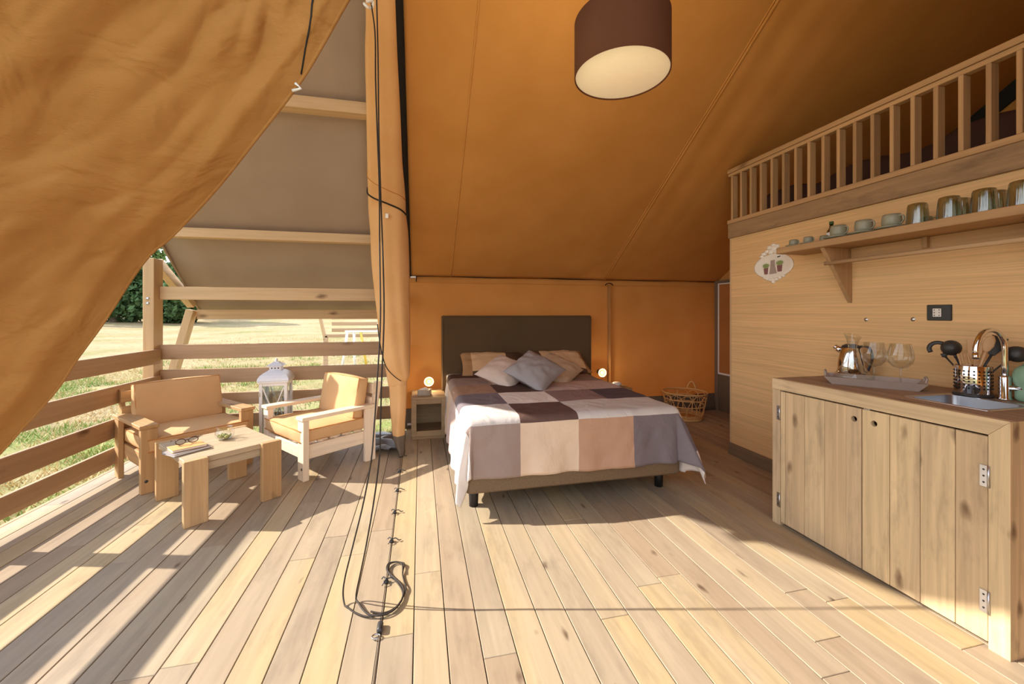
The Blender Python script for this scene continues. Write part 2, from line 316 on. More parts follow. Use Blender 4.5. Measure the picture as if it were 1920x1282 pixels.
    def mesh(s, name, mats, off=None):
        me = bpy.data.meshes.new(name)
        v = s.v if off is None else [(a - off[0], b - off[1], c - off[2]) for a, b, c in s.v]
        me.from_pydata(v, [], s.f)
        for m in (mats if isinstance(mats, (list, tuple)) else [mats]): me.materials.append(m)
        me.polygons.foreach_set('material_index', s.m); me.polygons.foreach_set('use_smooth', s.smooth)
        me.update(); return me
    def build(s, name, mats, parent=None, off=None, solid=0.0, sub=0, fix=True):
        me = s.mesh(name, mats, off)
        if fix:
            import bmesh
            bm = bmesh.new(); bm.from_mesh(me); bmesh.ops.recalc_face_normals(bm, faces=bm.faces); bm.to_mesh(me); bm.free()
        o = bpy.data.objects.new(name, me); COL.objects.link(o)
        if parent: o.parent = parent
        elif off is not None: o.location = off
        if solid:
            md = o.modifiers.new('thickness', 'SOLIDIFY'); md.thickness = solid; md.offset = 0
        if sub:
            md = o.modifiers.new('smooth', 'SUBSURF'); md.levels = sub; md.render_levels = sub
        return o
def tag(o, label, cat, group=None, kind=None):
    o['label'] = label; o['category'] = cat
    if group: o['group'] = group
    if kind: o['kind'] = kind
    return o
def thing(name, label, cat, loc=(0, 0, 0), rz=0.0, group=None):
    o = bpy.data.objects.new(name, None); COL.objects.link(o); o.location = loc; o.rotation_euler = (0, 0, rz); o.empty_display_size = 0.1
    return tag(o, label, cat, group)
def struct(o): o['kind'] = 'structure'; return o
def copy_tree(o, loc=None, rz=None, label=None, parent=None):
    c = o.copy(); COL.objects.link(c)
    if parent: c.parent = parent
    if loc is not None: c.location = loc
    if rz is not None: c.rotation_euler = (0, 0, rz)
    if label: c['label'] = label
    for ch in list(o.children): copy_tree(ch, parent=c)
    return c
def smooth_path(pts, n=8):
    P = [Vector(p) for p in pts]; out = []
    for i in range(len(P) - 1):
        p0, p1, p2, p3 = P[max(i - 1, 0)], P[i], P[i + 1], P[min(i + 2, len(P) - 1)]
        for k in range(n):
            t = k / n
            out.append(0.5 * ((2 * p1) + (p2 - p0) * t + (2 * p0 - 5 * p1 + 4 * p2 - p3) * t * t + (3 * p1 - p0 - 3 * p2 + p3) * t ** 3))
    out.append(P[-1]); return out
def interp(x, xs, ys):
    if x <= xs[0]: return ys[0]
    for i in range(len(xs) - 1):
        if x <= xs[i + 1]:
            t = (x - xs[i]) / (xs[i + 1] - xs[i]); return ys[i] + (ys[i + 1] - ys[i]) * t
    return ys[-1]
def nz(x, y, z=0.0): return noise.noise(Vector((x, y, z)))
def rings_curve(fn, n): return [fn(k / n) for k in range(n)]

SL = 0.64                                   # pitch of both roofs
def zin(y): return 1.735 + SL * (4.75 - y)  # inner canvas
def zout(y): return 1.90 + SL * (4.45 - y)  # outer fly
RIDGE = 0.9
def zin(y): return 1.72 + SL * (4.75 - y)
def zout(y): return 1.94 + SL * (4.45 - y)

# ------------------------------------------------------------------ floor of separate boards
fl = struct(MB().box(-2.50, 4.8, -1.6, 4.75, -0.075, -0.034, 0).build('floor', M['sub']))
PITCH, x0 = 0.130, -0.026
k0 = -19
rows = [x0 + PITCH * k for k in range(k0, 38)]
rnd = random.Random(11)
for i, xa in enumerate(rows):
    xb = xa + PITCH
    if xa > 4.7: continue
    yend = 4.56 if xb < -0.10 else 4.76
    cuts = [-1.6]; y = -1.6 + rnd.uniform(1.0, 3.4)
    while y < yend - 0.7:
        cuts.append(y); y += rnd.uniform(2.0, 3.6)
    cuts.append(yend)
    if xa > 2.85: cuts = [3.1, 4.76]
    elif xa > 2.2: cuts = [-0.6, 1.3 + .2 * (i % 3), 4.76] if i % 2 else [-0.6, 3.05, 4.76]
    for a, b in zip(cuts, cuts[1:]):
        cx, cy = (xa + xb) / 2, (a + b) / 2
        dz = rnd.uniform(-0.0012, 0.0)
        MB().box(xa + .0018, xb - .0018, a + .001, b - .001, -0.034, dz, 0.0018).build('plank', M['floor'], fl)
for nm, bx in (('deck_edge_board', (-2.53, -2.50, -1.6, 4.56, -0.22, -0.002)), ('deck_edge_board', (-2.50, -0.1, 4.56, 4.585, -0.22, -0.002))):
    MB().box(*bx, b=.003).build(nm, M['railY'], fl)

# ------------------------------------------------------------------ meadow, outside
def gz(x, y):
    r = max(0.0, hypot(x + 1, y - 2) - 4.0)
    return -0.33 + 0.030 * r - 0.00006 * r * r + 0.035 * nz(x * .5, y * .5) + 0.25 * nz(x * .04, y * .04, 3) * min(1, r / 12)
def gfn(u, v):
    y = -14 + 150 * v ** 2.2; x = -75 + 150 * u
    return (x, y, gz(x, y))
gb = MB(); gb.grid(lambda u, v: (lambda x, y: (x, y, gz(x, y)))(-80 + 60 * u if u < .35 else (-59 + (u - .35) / .5 * 75 if u < .85 else 16 + (u - .85) / .15 * 60), -16 + 190 * v ** 2.4), 160, 130)
struct(gb.build('ground', M['meadow']))
def grass(name, label, n, mat, ymin, ymax, hmin, hmax, seed, dens=0.0):
    r = random.Random(seed); b = MB(); V = b.v; F = b.f
    c = 0
    while c < n:
        q = r.random()
        if q < .5: x, y = r.uniform(-7.5, -2.6), r.uniform(-1, 12)
        else: x, y = r.uniform(-9, 1.5), 4.75 + (ymax - 4.75) * r.random() ** 1.8
        if nz(x * 1.3, y * 1.3, seed) < dens: continue
        if x > -2.56 and y < 4.66: continue
        z = gz(x, y) - 0.01; h = r.uniform(hmin, hmax); a = r.uniform(0, 6.28); wd = r.uniform(.004, .010); ln = r.uniform(.02, .09)
        o = len(V); dx, dy = cos(a) * wd, sin(a) * wd
        la = r.uniform(0, 6.28)
        V += [(x - dx, y - dy, z), (x + dx, y + dy, z), (x + cos(la) * ln, y + sin(la) * ln, z + h)]
        F.append((o, o + 1, o + 2)); b.m.append(0); b.smooth.append(False); c += 1
    o = b.build(name, mat, fix=False); tag(o, label, 'grass', kind='stuff'); return o
grass('dry_grass', 'straw coloured dry grass blades over the meadow beyond the deck', 42000, M['grassA'], 4, 22, .03, .10, 1, -.3)
grass('green_grass', 'patches of fresh green grass close to the deck edge', 26000, M['grassB'], 4, 16, .03, .12, 5, .05)

def tree(x, y, h, r, mat, label, seed):
    rn = random.Random(seed); z0 = gz(x, y)
    t = thing('broadleaf_tree', label, 'tree', (x, y, z0), 0, 'trees at the far edge of the meadow')
    tr = MB()
    trunk = [(0, 0, -.2), (rn.uniform(-.2, .2), rn.uniform(-.2, .2), h * .3), (rn.uniform(-.4, .4), rn.uniform(-.4, .4), h * .6)]
    tr.tube(smooth_path(trunk, 4), [.32, .30, .28, .27, .25, .22, .18, .14, .1], 8)
    for k in range(5):
        a = rn.uniform(0, 6.28); tr.tube([(0, 0, h * .28), (cos(a) * r * .35, sin(a) * r * .35, h * .5), (cos(a) * r * .65, sin(a) * r * .65, h * .62)], [.14, .09, .04], 6)
    tr.build('trunk', M['bark'], t)
    cb = MB()
    blobs = [(rn.gauss(0, r * .42), rn.gauss(0, r * .35), h * rn.uniform(.10, .82), r * rn.uniform(.30, .46)) for _ in range(20)]
    for bx, by, bz, br in blobs:
        for k in range(330):
            d = Vector((rn.gauss(0, 1), rn.gauss(0, 1), rn.gauss(0, 1))).normalized() * br * rn.uniform(.72, 1.05)
            p = Vector((bx, by, bz)) + Vector((d.x, d.y, d.z * .75)); s = rn.uniform(.12, .3)
            u = Vector((rn.gauss(0, 1), rn.gauss(0, 1), rn.gauss(0, 1))).normalized(); v = u.cross(Vector((rn.gauss(0, 1), rn.gauss(0, 1), rn.gauss(0, 1)))).normalized()
            cb.add([p - u * s * .6, p + v * s, p + u * s * .6, p - v * s], [(0, 1, 2, 3)])
    cb.build('crown', mat, t, fix=False)
for i, (x, y, h, r, mt, lb) in enumerate([
    (-22.3, 36, 6.6, 3.0, 'leaf', 'dark leafy tree at the field edge, just left of the corner post'),
    (-29.8, 35, 5.6, 3.0, 'leaf2', 'paler tree left of the dark one at the field edge, behind the curtain edge'),
    (-17.6, 36, 4.8, 2.7, 'leaf', 'small tree seen right of the corner post under the slanting rafter'),
    (-26.5, 45, 7.4, 3.4, 'leaf2', 'tall light green tree standing behind the front row of trees'),
    (-37.5, 37, 6.4, 3.4, 'leaf', 'outermost left tree of the tree line')]):
    tree(x, y, h, r, M[mt], lb, 20 + i)

# neighbour's platform and play frame, far side of the fence
nb = thing('slatted_platform', 'neighbouring pale timber porch corner with slats, far beyond the back fence', 'platform', (-2.4, 11.2, gz(-2.4, 11.2)))
NZ = gz(-2.4, 11.2)
def NB(*a): return MB().box(a[0] + 2.4, a[1] + 2.4, a[2] - 11.2, a[3] - 11.2, a[4] - NZ, a[5] - NZ, .004)
NB(-2.39, -2.29, 11.0, 11.1, NZ, .72).build('post', M['railX'], nb)
MB().beam((-.13, -.15, 1.62), (.06, -.15, .72), .09, .07).build('slanted_post', M['beamZ'], nb)
for z in (.82, .98, 1.14): NB(-2.2, .6, 11.05, 11.08, z, z + .09).build('slat', M['railX'], nb)
for z in (.80, .97): MB().beam((.3, .2, z - NZ + .02), (3.0, -.7, z - NZ + .12), .03, .05).build('slat', M['paleX'], nb)
NB(-2.35, .6, 11.0, 11.12, .68, .76).build('deck_beam', M['railX'], nb)
NB(-.5, -.4, 11.0, 11.1, NZ, .7).build('post', M['railX'], nb)
sw = thing('play_frame', 'small white and yellow play frame on the grass under the slatted platform', 'frame', (-1.7, 10.6, gz(-1.7, 10.6)))
for nm, a, b_, m in (('leg', (-.18, 0, 0), (-.05, 0, 1.0), 'white'), ('leg', (.12, .05, 0), (.10, .05, 1.0), 'white'), ('leg', (.42, 0, 0), (.26, 0, 1.0), 'yellow'), ('leg', (.9, 0, 0), (.82, 0, 1.0), 'yellow'), ('crossbar', (-.1, 0, 1.0), (.9, 0, 1.0), 'white')):
    MB().tube([a, b_], .03, 8).build(nm, M[m], sw)

# ------------------------------------------------------------------ timber frame of the porch
def single(name, label, cat, mb, mat, c, group=None):
    return tag(mb.build(name, mat, None, off=c), label, cat, group)
G = 'timbers under the porch canvas'
post = thing('corner_post', 'squared pine post at the porch corner with two bolt heads', 'post', (-2.47, 4.49, 0))
MB().box(-.045, .045, -.07, .07, -.45, 1.82, .004).build('shaft', M['beamZ'], post)
for z in (1.44, 1.395):
    MB().lathe([(0, -.012), (.014, -.010), (.014, .002), (0, .004)], n=10, T=Matrix.Translation((-.004, -.071, z)) @ Matrix.Rotation(pi / 2, 4, 'X')).build('bolt_head', M['steel'], post)
MB().beam((-.034, .12, 1.80), (-.034, .74, 1.80 - .64 * .62), .07, .09).build('outrigger_rafter', M['beamY'], post)
single('eave_brace', 'slanting pine brace post standing in the grass under the low eave', 'post', MB().beam((-2.93, 5.18, -.42), (-2.49, 5.20, 1.34), .075, .10, up=(0, 1, 0)), M['beamZ'], (-2.9, 5.18, -.4))
def beamthing(label, y0, y1, z0, z1, xa, xb):
    return single('roof_beam', label, 'beam', MB().box(xa, xb, y0, y1, z0, z1, .003), M['beamX'], ((xa + xb) / 2, (y0 + y1) / 2, z0), G)
beamthing('topmost pine purlin under the grey porch canvas', 3.02, 3.12, 2.715, 2.80, -2.2, -.26)
beamthing('pine purlin halfway down the porch canvas, ending above the corner post', 4.15, 4.245, 1.985, 2.07, -2.28, -.26)
beamthing('level pine crossbeam bolted to the corner post in front of the canvas', 4.50, 4.56, 1.435, 1.56, -2.424, -.19)
beamthing('lowest pine beam along the far eave of the porch canvas', 5.20, 5.27, 1.235, 1.345, -2.445, -.13)

lf = thing('deck_fence', 'four-board pine fence along the left deck edge, sunlit from outside', 'fence', (-2.415, 1.6, 0))
for za, zb in ((.09, .222), (.30, .452), (.57, .715), (.83, .965)):
    MB().box(-.015, .015, -3.1, 2.885, za, zb, .004).build('rail', M['railY'], lf)
for y in (2.79, 0.6, -1.3):
    MB().box(-.105, -.016, y - 1.6 - .05, y - 1.6 + .05, -.45, .985, .004).build('post', M['railY'], lf)
bf = thing('deck_fence', 'four-board pine fence across the back of the porch, behind the lantern', 'fence', (-1.0, 4.515, 0))
for za, zb in ((.176, .312), (.40, .522), (.622, .762), (.862, 1.002)):
    MB().box(-1.425, .80, -.015, .015, za, zb, .004).build('rail', M['railX'], bf)
MB().box(.70, .79, .016, .10, -.4, 1.0, .004).build('post', M['railX'], bf)

# grey fly over everything
def vergeX(y): return interp(y, [-1.6, .9, 1.6, 2.2, 2.6, 2.8, 3.1, 3.44, 3.9, 4.46, 5.35], [-2.6, -2.6, -2.55, -2.44, -2.35, -2.28, -2.21, -2.215, -2.27, -2.37, -2.50])
fb = MB()
def flyfn(u, v):
    y = 5.40 - v * (5.40 - RIDGE) if v <= 1 else 0
    xa = vergeX(y); x = xa + (5.0 - xa) * u
    sag = 0.012 * sin(v * 19) * (1 if u < .5 else 0)
    return (x, y, zout(y) - sag * .6)
fb.grid(flyfn, 24, 44)
fb.grid(lambda u, v: (-2.6 + 7.6 * u, RIDGE - v * 1.3, zout(RIDGE) - SL * v * 1.3), 8, 8)
fly = struct(fb.build('ceiling_porch', M['fly'], solid=.004))
# hem along the verge of the fly
MB().tube([(vergeX(5.40 - t * .11), 5.40 - t * .11, zout(5.40 - t * .11) - .008) for t in range(41)], .012, 6).build('verge_hem', M['fly'], fly)

# ------------------------------------------------------------------ inner tent canvas
ib = MB()
def roofn(u, v):
    y = 4.75 - v * (4.75 - RIDGE); x = -0.10 + 4.9 * u
    z = zin(y)
    if x > 2.28:                      # the bay over the loft hangs a little slacker, with long folds beside the seam
        k = (x - 2.28)
        z -= 0.04 * min(1, k / .5) * sin(pi * min(1, max(0, v))) + 0.007 * sin(k * 24) * math.exp(-k * 2.2) * min(1, v * 3)
    else:
        z -= 0.035 * sin(pi * min(1, (x + .1) / 2.38)) * sin(pi * v) + 0.006 * nz(x * 2, y * 2, 5)
    if v < .12: z += 0.010 * sin(x * 14 + y * 9) * (1 - v / .12) * (v / .12) * 4 * max(0, nz(x * 1.3, 2.2, 9) + .2)
    return (x, y, z)
ib.grid(roofn, 180, 70)
ib.grid(lambda u, v: (-0.10 + 4.9 * u, RIDGE - v * 1.2, zin(RIDGE) - SL * v * 1.2), 10, 8)
ceil = struct(ib.build('ceiling', M['canvas'], solid=.003))
def seam(x, name, r=.004, y0=4.74, y1=1.0, dz=.004):
    pts = [Vector(roofn((x + .10) / 4.9, (4.75 - y) / (4.75 - RIDGE))) + Vector((0, 0, -dz)) for y in [y0 + (y1 - y0) * i / 40 for i in range(41)]]
    return MB().tube(pts, [(r * 2.2, r)] * len(pts), 6).build(name, M['canvas'], ceil)
seam(.345, 'seam', .003); seam(2.285, 'seam', .006); seam(2.262, 'seam', .003)
eb = MB()
eb.grid(lambda u, v: (-.10 - (.02 + .075 * v) * u, 4.745 - 3.6 * v, zin(4.745 - 3.6 * v) - .012 - .05 * u * v), 2, 30)
eb.build('edge_band', M['black'], ceil, solid=.012)

wb = MB()
def wbn(u, v):
    x = -.19 + 4.99 * u; z = .0 + 1.73 * v
    return (x, 4.75 + .012 * nz(x * 1.2, z * 1.5) + .006 * nz(x * 5, z * 1.2, 4) + (.02 * math.exp(-((x - 2.33) / .09) ** 2)), z)
wb.grid(wbn, 90, 24); wall = struct(wb.build('wall_back', M['canvas'], solid=.003))
MB().tube([(-.14, 4.735, 1.728)] + [(x, 4.737, 1.730 + .004 * sin(x * 6)) for x in [i * .2 for i in range(25)]], .007, 6).build('edge_cord', M['black'], wall)
MB().box(-.14, 4.8, 4.738, 4.744, 1.655, 1.663, .001).build('hem_seam', M['canvas'], wall)
MB().tube([(2.335, 4.738, .1), (2.335, 4.738, 1.655)], [(.052, .007)] * 2, 12).build('pole_sleeve', fabric('pole_sleeve_canvas', (184, 136, 82), (176, 128, 76)), wall)
MB().tube([(2.335 + .05 * cos(a), 4.725, 1.655 + .028 * sin(a)) for a in [pi * i / 10 for i in range(11)]], .006, 6).build('pole_loop', M['black'], wall)
MB().box(-.11, -.045, 4.72, 4.735, 1.705, 1.725, .002).build('tab', M['white'], wall)
MB().tube([(-.045, 4.72, 1.728), (-.043, 4.715, 1.70), (-.045, 4.715, 1.66)], .006, 6).build('tab_cord', M['black'], wall)
struct(MB().grid(lambda u, v: (-.19 + 4.99 * u, 4.742 - .03 * v + .004 * nz(u * 30, v), .22 * (1 - v)), 40, 3).build('baseboard_back', M['greyskirt'], solid=.003))
MB().box(-.14, -.08, 4.66, 4.70, .05, .065, .002).build('ground_peg', M['white'], wall)

# partition with the bathroom door in the far right corner
ws = struct(MB().prism([(3.2, 0), (4.75, 0), (4.75, 1.72), (3.2, 2.70)], 0, 3.93, 3.96).build('wall_side', M['canvas2']))
dr = struct(MB().box(3.90, 3.93, 3.30, 4.738, 0, 1.74, .003).build('door_1', M['greywood']))
MB().box(3.886, 3.90, 4.672, 4.735, .0, 1.74, .003).build('door_frame', M['greywood'], dr)
MB().box(3.886, 3.90, 3.3, 4.672, 1.705, 1.74, .003).build('door_frame', M['greywood'], dr)
MB().box(3.885, 3.90, 4.655, 4.670, .49, 1.70, .002).build('panel_trim', M['white'], dr)
MB().box(3.885, 3.90, 3.32, 4.655, .49, .512, .002).build('panel_trim', M['white'], dr)
MB().box(3.885, 3.90, 3.32, 4.655, 1.685, 1.70, .002).build('panel_trim', M['white'], dr)
MB().box(3.894, 3.90, 3.32, 4.655, .512, 1.685, .001).build('door_panel', fabric('door_canvas_panel', (176, 118, 66), (168, 110, 58)), dr)

# right gable canvas beyond the loft, and its dark roof-line webbing
gw = struct(MB().prism([(4.75, 0), (4.75, 1.72), (RIDGE, zin(RIDGE)), (-.3, zin(RIDGE) - SL * 1.2), (-.3, 0)], 0, 4.8, 4.805).build('wall_right', M['canvas2']))
MB().beam((4.785, 4.6, zin(4.6) - .10), (4.785, RIDGE, zin(RIDGE) - .10), .02, .16).build('roof_line_band', M['black'], gw)

# canvas front behind the camera on the kitchen side; the entrance beside the porch stays open
struct(MB().prism([(1.3, 0), (4.8, 0), (4.8, 3.4), (1.3, 3.4)], 1, -.29, -.295).build('wall_front', M['canvas2']))

# kitchen wall
kw = struct(MB().box(2.82, 2.85, -1.2, 3.215, 0, 2.005, .001).build('wall_kitchen', M['oak']))
MB().box(2.815, 2.853, 3.215, 3.228, 0.10, 2.005, .001).build('edge_strip', M['beamZ'], kw)
MB().box(2.853, 3.9, 3.19, 3.215, 0, 2.005, .001).build('end_panel', M['oak'], kw)
struct(MB().box(2.795, 2.82, 2.12, 3.228, 0, .105, .003).build('baseboard_right', M['greywoodY']))
for (y, z) in ((2.049, 1.265), (1.793, 1.271)):
    MB().lathe([(0, .004), (.008, .004), (.011, .001), (.012, 0)], n=14, T=Matrix.Translation((2.819, y, z)) @ Matrix.Rotation(-pi / 2, 4, 'Y')).build('screw_cap', M['steel'], kw)

# loft platform and railing
lp = struct(MB().box(2.83, 4.8, -1.2, 3.22, 2.01, 2.13, .002).build('trim_loft', M['fascia']))
MB().box(2.80, 2.83, -.6, 3.235, 2.0, 2.13, .003).build('fascia', M['fascia'], lp)
lr = thing('loft_railing', 'pine balustrade of upright slats along the loft edge above the kitchen', 'railing', (2.82, 1.4, 2.13))
MB().box(-.028, .035, -2.0, 1.835, 0.0, .036, .003).build('bottom_rail', M['loftY'], lr)
MB().box(-.028, .035, -2.0, 1.835, .470, .505, .003).build('top_rail', M['loftY'], lr)
MB().box(-.020, .027, -2.0, 1.832, .440, .468, .003).build('sub_rail', M['loftY'], lr)
bal = MB().box(-.022, .036, -.011, .011, .036, .440, .003).mesh('baluster', M['loftZ'])
yb = 3.205
for i in range(22):
    o = bpy.data.objects.new('baluster', bal); COL.objects.link(o); o.parent = lr; o.location = (0, yb - .0205 - i * .1078 - 1.4, 0)
mt = MB()
def matn(u, v):
    y = -.5 + 3.5 * u; a = pi * v
    bulge = .03 * sin(u * 34) + .02 * nz(u * 20, 1)
    return (3.10 - .12 * cos(a) * 1.2, y, 2.13 + (.24 + bulge) * sin(a) ** .5)
mt.grid(matn, 60, 12)
mt.box(3.12, 4.6, -.5, 3.0, 2.13, 2.36, .04)
tag(mt.build('loft_mattress', M['loftmat'], off=None), 'dark brown rolled bedding on the loft, glimpsed between the railing slats', 'mattress')

# ------------------------------------------------------------------ tied-back front curtain
EDGE = [(-.08, 1.03, 2.34), (-.129, 1.075, 2.179), (-.182, 1.108, 2.114), (-.245, 1.143, 2.022), (-.3, 1.176, 1.948), (-.358, 1.209, 1.885), (-.434, 1.247, 1.805), (-.57, 1.319, 1.667), (-.716, 1.393, 1.541), (-.791, 1.42, 1.482), (-.855, 1.445, 1.405), (-.931, 1.462, 1.284), (-1.014, 1.481, 1.167), (-1.072, 1.494, 1.077), (-1.174, 1.517, .959), (-1.237, 1.532, .887), (-1.34, 1.535, .765), (-1.445, 1.517, .653)]
def along(P, t):
    x = t * (len(P) - 1); i = min(int(x), len(P) - 2); f = x - i
    p0, p1, p2, p3 = (Vector(P[max(i - 1, 0)]), Vector(P[i]), Vector(P[i + 1]), Vector(P[min(i + 2, len(P) - 1)]))
    return 0.5 * ((2 * p1) + (p2 - p0) * f + (2 * p0 - 5 * p1 + 4 * p2 - p3) * f * f + (3 * p1 - p0 - 3 * p2 + p3) * f ** 3)
KB = [(-.45, .72, 3.35), (-.95, .66, 2.7), (-1.5, .60, 1.9), (-2.0, .58, 1.2), (-2.25, .60, .8)]
cn = Vector((.55, -.75, .3)).normalized()
def curtfn(u, v):
    e = along(EDGE, v); k = along(KB, v); b = u
    p = e.lerp(k, b)
    s = v * 2.2 + b * 0.35            # folds run from top right to lower left, slowly fanning out
    q = b * (1.15 - .55 * v)
    f = .016 * sin(q * 46 + 1.8 * nz(s * 1.1, q * 3)) * min(1, b * 16) * (.35 + .8 * v)
    f += .034 * sin(q * 15 + 2.2 * nz(s * .7, q * 2, 3) + .8) * min(1, b * 9) * (.45 + .7 * v)
    c1, c2 = nz(s * 3.0, q * 11, 7), nz(s * 5.5 + 3, q * 17 + 2, 9)
    f += (.050 * (abs(c1) ** .8) + .026 * abs(c2)) * min(1, b * 10)          # sharp creases of stiff cloth
    f += .012 * nz(s * 9, q * 10 + s * 4, 12) * min(1, b * 10)
    f += .010 * math.exp(-((b - .045) / .012) ** 2) - .012 * math.exp(-((b - .085) / .02) ** 2)
    f += .05 * sin(pi * min(1, b)) * sin(pi * v)
    return p + cn * f
cb = MB(); cb.grid(lambda u, v: curtfn(u ** 1.5, v), 200, 170)
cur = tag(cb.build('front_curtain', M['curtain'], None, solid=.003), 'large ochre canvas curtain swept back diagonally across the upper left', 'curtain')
hb = MB(); hb.tube([curtfn(0, i / 80) for i in range(81)], .005, 6); hb.build('hem_edge', M['curtain'], cur)
hb = MB(); hb.grid(lambda u, v: Vector(curtfn(.002 + .030 * u, .02 + .96 * v)) + cn * .004, 4, 90); hb.build('hem_band', M['curtain'], cur)
sl = [Vector((-.3, 1.176, 1.948)) + Vector((.000, -.006, 0)) + (curtfn(.012, .235) - along(EDGE, .235)) * 0 + Vector((.0, -.012, d)) for d in (-.02, .03, .08)]
def slitpt(u, v): return Vector(curtfn(u, v)) + cn * .004
MB().tube([slitpt(.006 + .15 * t, .245 - .20 * t) for t in [i / 14 for i in range(15)]], .0022, 6).build('zip_slit', M['black'], cur)
MB().tube([slitpt(0, .255) + Vector((-.01, 0, -.004)), slitpt(0, .258) + Vector((.006, 0, -.012)), slitpt(0, .262) + Vector((-.012, 0, -.016))], .004, 6).build('tie_knot', M['white'], cur)

# ------------------------------------------------------------------ rolled-up curtain on the roof line
ROLL = [(-.205, 1.72, 3.545, .070), (-.225, 2.431, 3.104, .0842), (-.242, 2.675, 2.948, .0994), (-.256, 2.973, 2.757, .1162), (-.276, 3.346, 2.518, .1352), (-.282, 3.547, 2.39, .1501), (-.287, 3.695, 2.295, .1588), (-.292, 3.80, 2.208, .1642), (-.275, 3.816, 2.02, .1666), (-.264, 3.813, 1.74, .1642), (-.243, 3.808, 1.363, .1473), (-.226, 3.804, 1.078, .1352), (-.21, 3.801, .909, .1183), (-.191, 3.796, .808, .099), (-.158, 3.789, .731, .0604), (-.141, 3.785, .692, .022)]
AX, AY = Vector((.975, -.221, 0)), Vector((.221, .975, 0))
def rollfn(u, v):
    t = v; P = along([r[:3] for r in ROLL], t); r = along([(q[3], 0, 0) for q in ROLL], t).x
    a = 2 * pi * u; z = P.z
    lob = 1 + .05 * sin(3 * a + 1.1 + .4 * z) + .035 * sin(7 * a + 2.2 * nz(z * .9, 2)) + .05 * nz(cos(a) * 1.6, sin(a) * 1.6, z * 1.5)
    return P + AX * (r * cos(a) * (1 + .35 * (lob - 1))) + AY * (r * .8 * sin(a) * lob)
rc = thing('rolled_curtain', 'ochre canvas curtain rolled up and hanging beside the bed end of the porch', 'curtain', (-.2, 3.8, 0))
OFR = (-.2, 3.8, 0)
rb = MB(); rb.grid(rollfn, 64, 110, wrapu=True); rb.build('canvas_roll', M['roll'], rc, off=OFR)
def strap(v0, v1, name, r, mat):
    pts = []
    for i in range(33):
        u = .5 + .5 * i / 32   # the front half of the roll
        v = v0 + (v1 - v0) * i / 32 + .02 * sin(pi * i / 32)
        P = along([q[:3] for q in ROLL], v); p = Vector(rollfn(u, v)); pts.append(p + (p - P).normalized() * r * .7)
    MB().tube(pts, r, 6).build(name, mat, rc, off=OFR)
strap(.345, .475, 'tie_strap', .007, M['black']); strap(.285, .40, 'stitched_seam', .003, M['piping'])
MB().box(-.295, -.27, 3.66, 3.672, 2.13, 2.17, .002).build('toggle', M['white'], rc, off=OFR)
LOW = [(-.224, 3.845, .88, .10), (-.205, 3.84, .66, .083), (-.2, 3.839, .636, .0781), (-.198, 3.839, .412, .0708), (-.195, 3.838, .314, .0635), (-.188, 3.837, .163, .0513), (-.159, 3.83, .012, .0171)]
def lowfn(u, v, v0=0, v1=1):
    v = v0 + (v1 - v0) * v
    P = along([r[:3] for r in LOW], v); r = along([(q[3], 0, 0) for q in LOW], v).x; a = 2 * pi * u
    lob = 1 + .16 * sin(2 * a + 6 * v) + .1 * sin(5 * a + 3 * v)
    return P + AX * (r * cos(a) * (1 + .2 * (lob - 1))) + AY * (.055 * sin(a) * lob)
MB().grid(lambda u, v: lowfn(u, v, 0, .80), 40, 50, wrapu=True).build('hanging_sheet', M['roll'], rc, off=OFR)
MB().grid(lambda u, v: lowfn(u, v, .80, 1), 40, 16, wrapu=True).build('mud_skirt', M['greyskirt'], rc, off=OFR)
bp = []
for i in range(31):
    v = .70 + .295 * i / 30; P = along([q[:3] for q in ROLL], v); p = Vector(rollfn(.54, v)); bp.append(p + (p - P).normalized() * .004)
MB().tube(bp, .006, 6).build('piping', M['black'], rc, off=OFR)
def flapfn(u, v):
    a = Vector((-.42, 3.97, 0)).lerp(Vector((-.165, 3.835, 0)), u); b = Vector((-.62, 4.44, 0)).lerp(Vector((-.16, 4.44, 0)), u)
    p = a.lerp(b, v); h = .012 + .05 * abs(sin(v * 7 + u * 2.5 + nz(u * 3, v * 3))) * (.4 + .6 * sin(pi * u)) + .10 * max(0, u - .55) * (1 - v)
    return (p.x, p.y, h)
MB().grid(flapfn, 24, 30).build('ground_flap', M['pvc'], rc, off=OFR, solid=.003)

# ------------------------------------------------------------------ hanging cord, hooks on the floor line
R1 = [(-.225, 2.05, 3.42), (-.236, 2.053, 2.90), (-.211, 2.027, 2.649), (-.207, 2.016, 2.414), (-.196, 1.993, 2.127), (-.188, 1.991, 1.902), (-.184, 1.97, 1.598), (-.179, 1.948, 1.276), (-.192, 1.93, .985), (-.202, 1.922, .817), (-.215, 1.915, .652), (-.247, 1.912, .465), (-.288, 1.907, .291), (-.325, 1.925, .14), (-.341, 1.955, .045)]
F1 = [(-.330, 1.925), (-.315, 1.90), (-.271, 1.858), (-.218, 1.825), (-.163, 1.822), (-.114, 1.846), (-.083, 1.899), (-.066, 1.968), (-.076, 2.028), (-.086, 2.092), (-.08, 2.157), (-.098, 2.183), (-.13, 2.195), (-.161, 2.179), (-.166, 2.141), (-.144, 2.084), (-.107, 2.016), (-.08, 1.952), (-.084, 1.889), (-.12, 1.837), (-.165, 1.834), (-.211, 1.855)]
R2 = [(-.205, 2.04, 3.42), (-.207, 2.028, 3.0), (-.196, 2.015, 2.541), (-.190, 1.993, 2.152), (-.180, 1.99, 1.826), (-.168, 1.968, 1.523), (-.163, 1.946, 1.276), (-.172, 1.928, .985), (-.176, 1.919, .793), (-.180, 1.91, .652), (-.203, 1.906, .465), (-.232, 1.90, .29), (-.262, 1.92, .14), (-.282, 1.95, .045)]
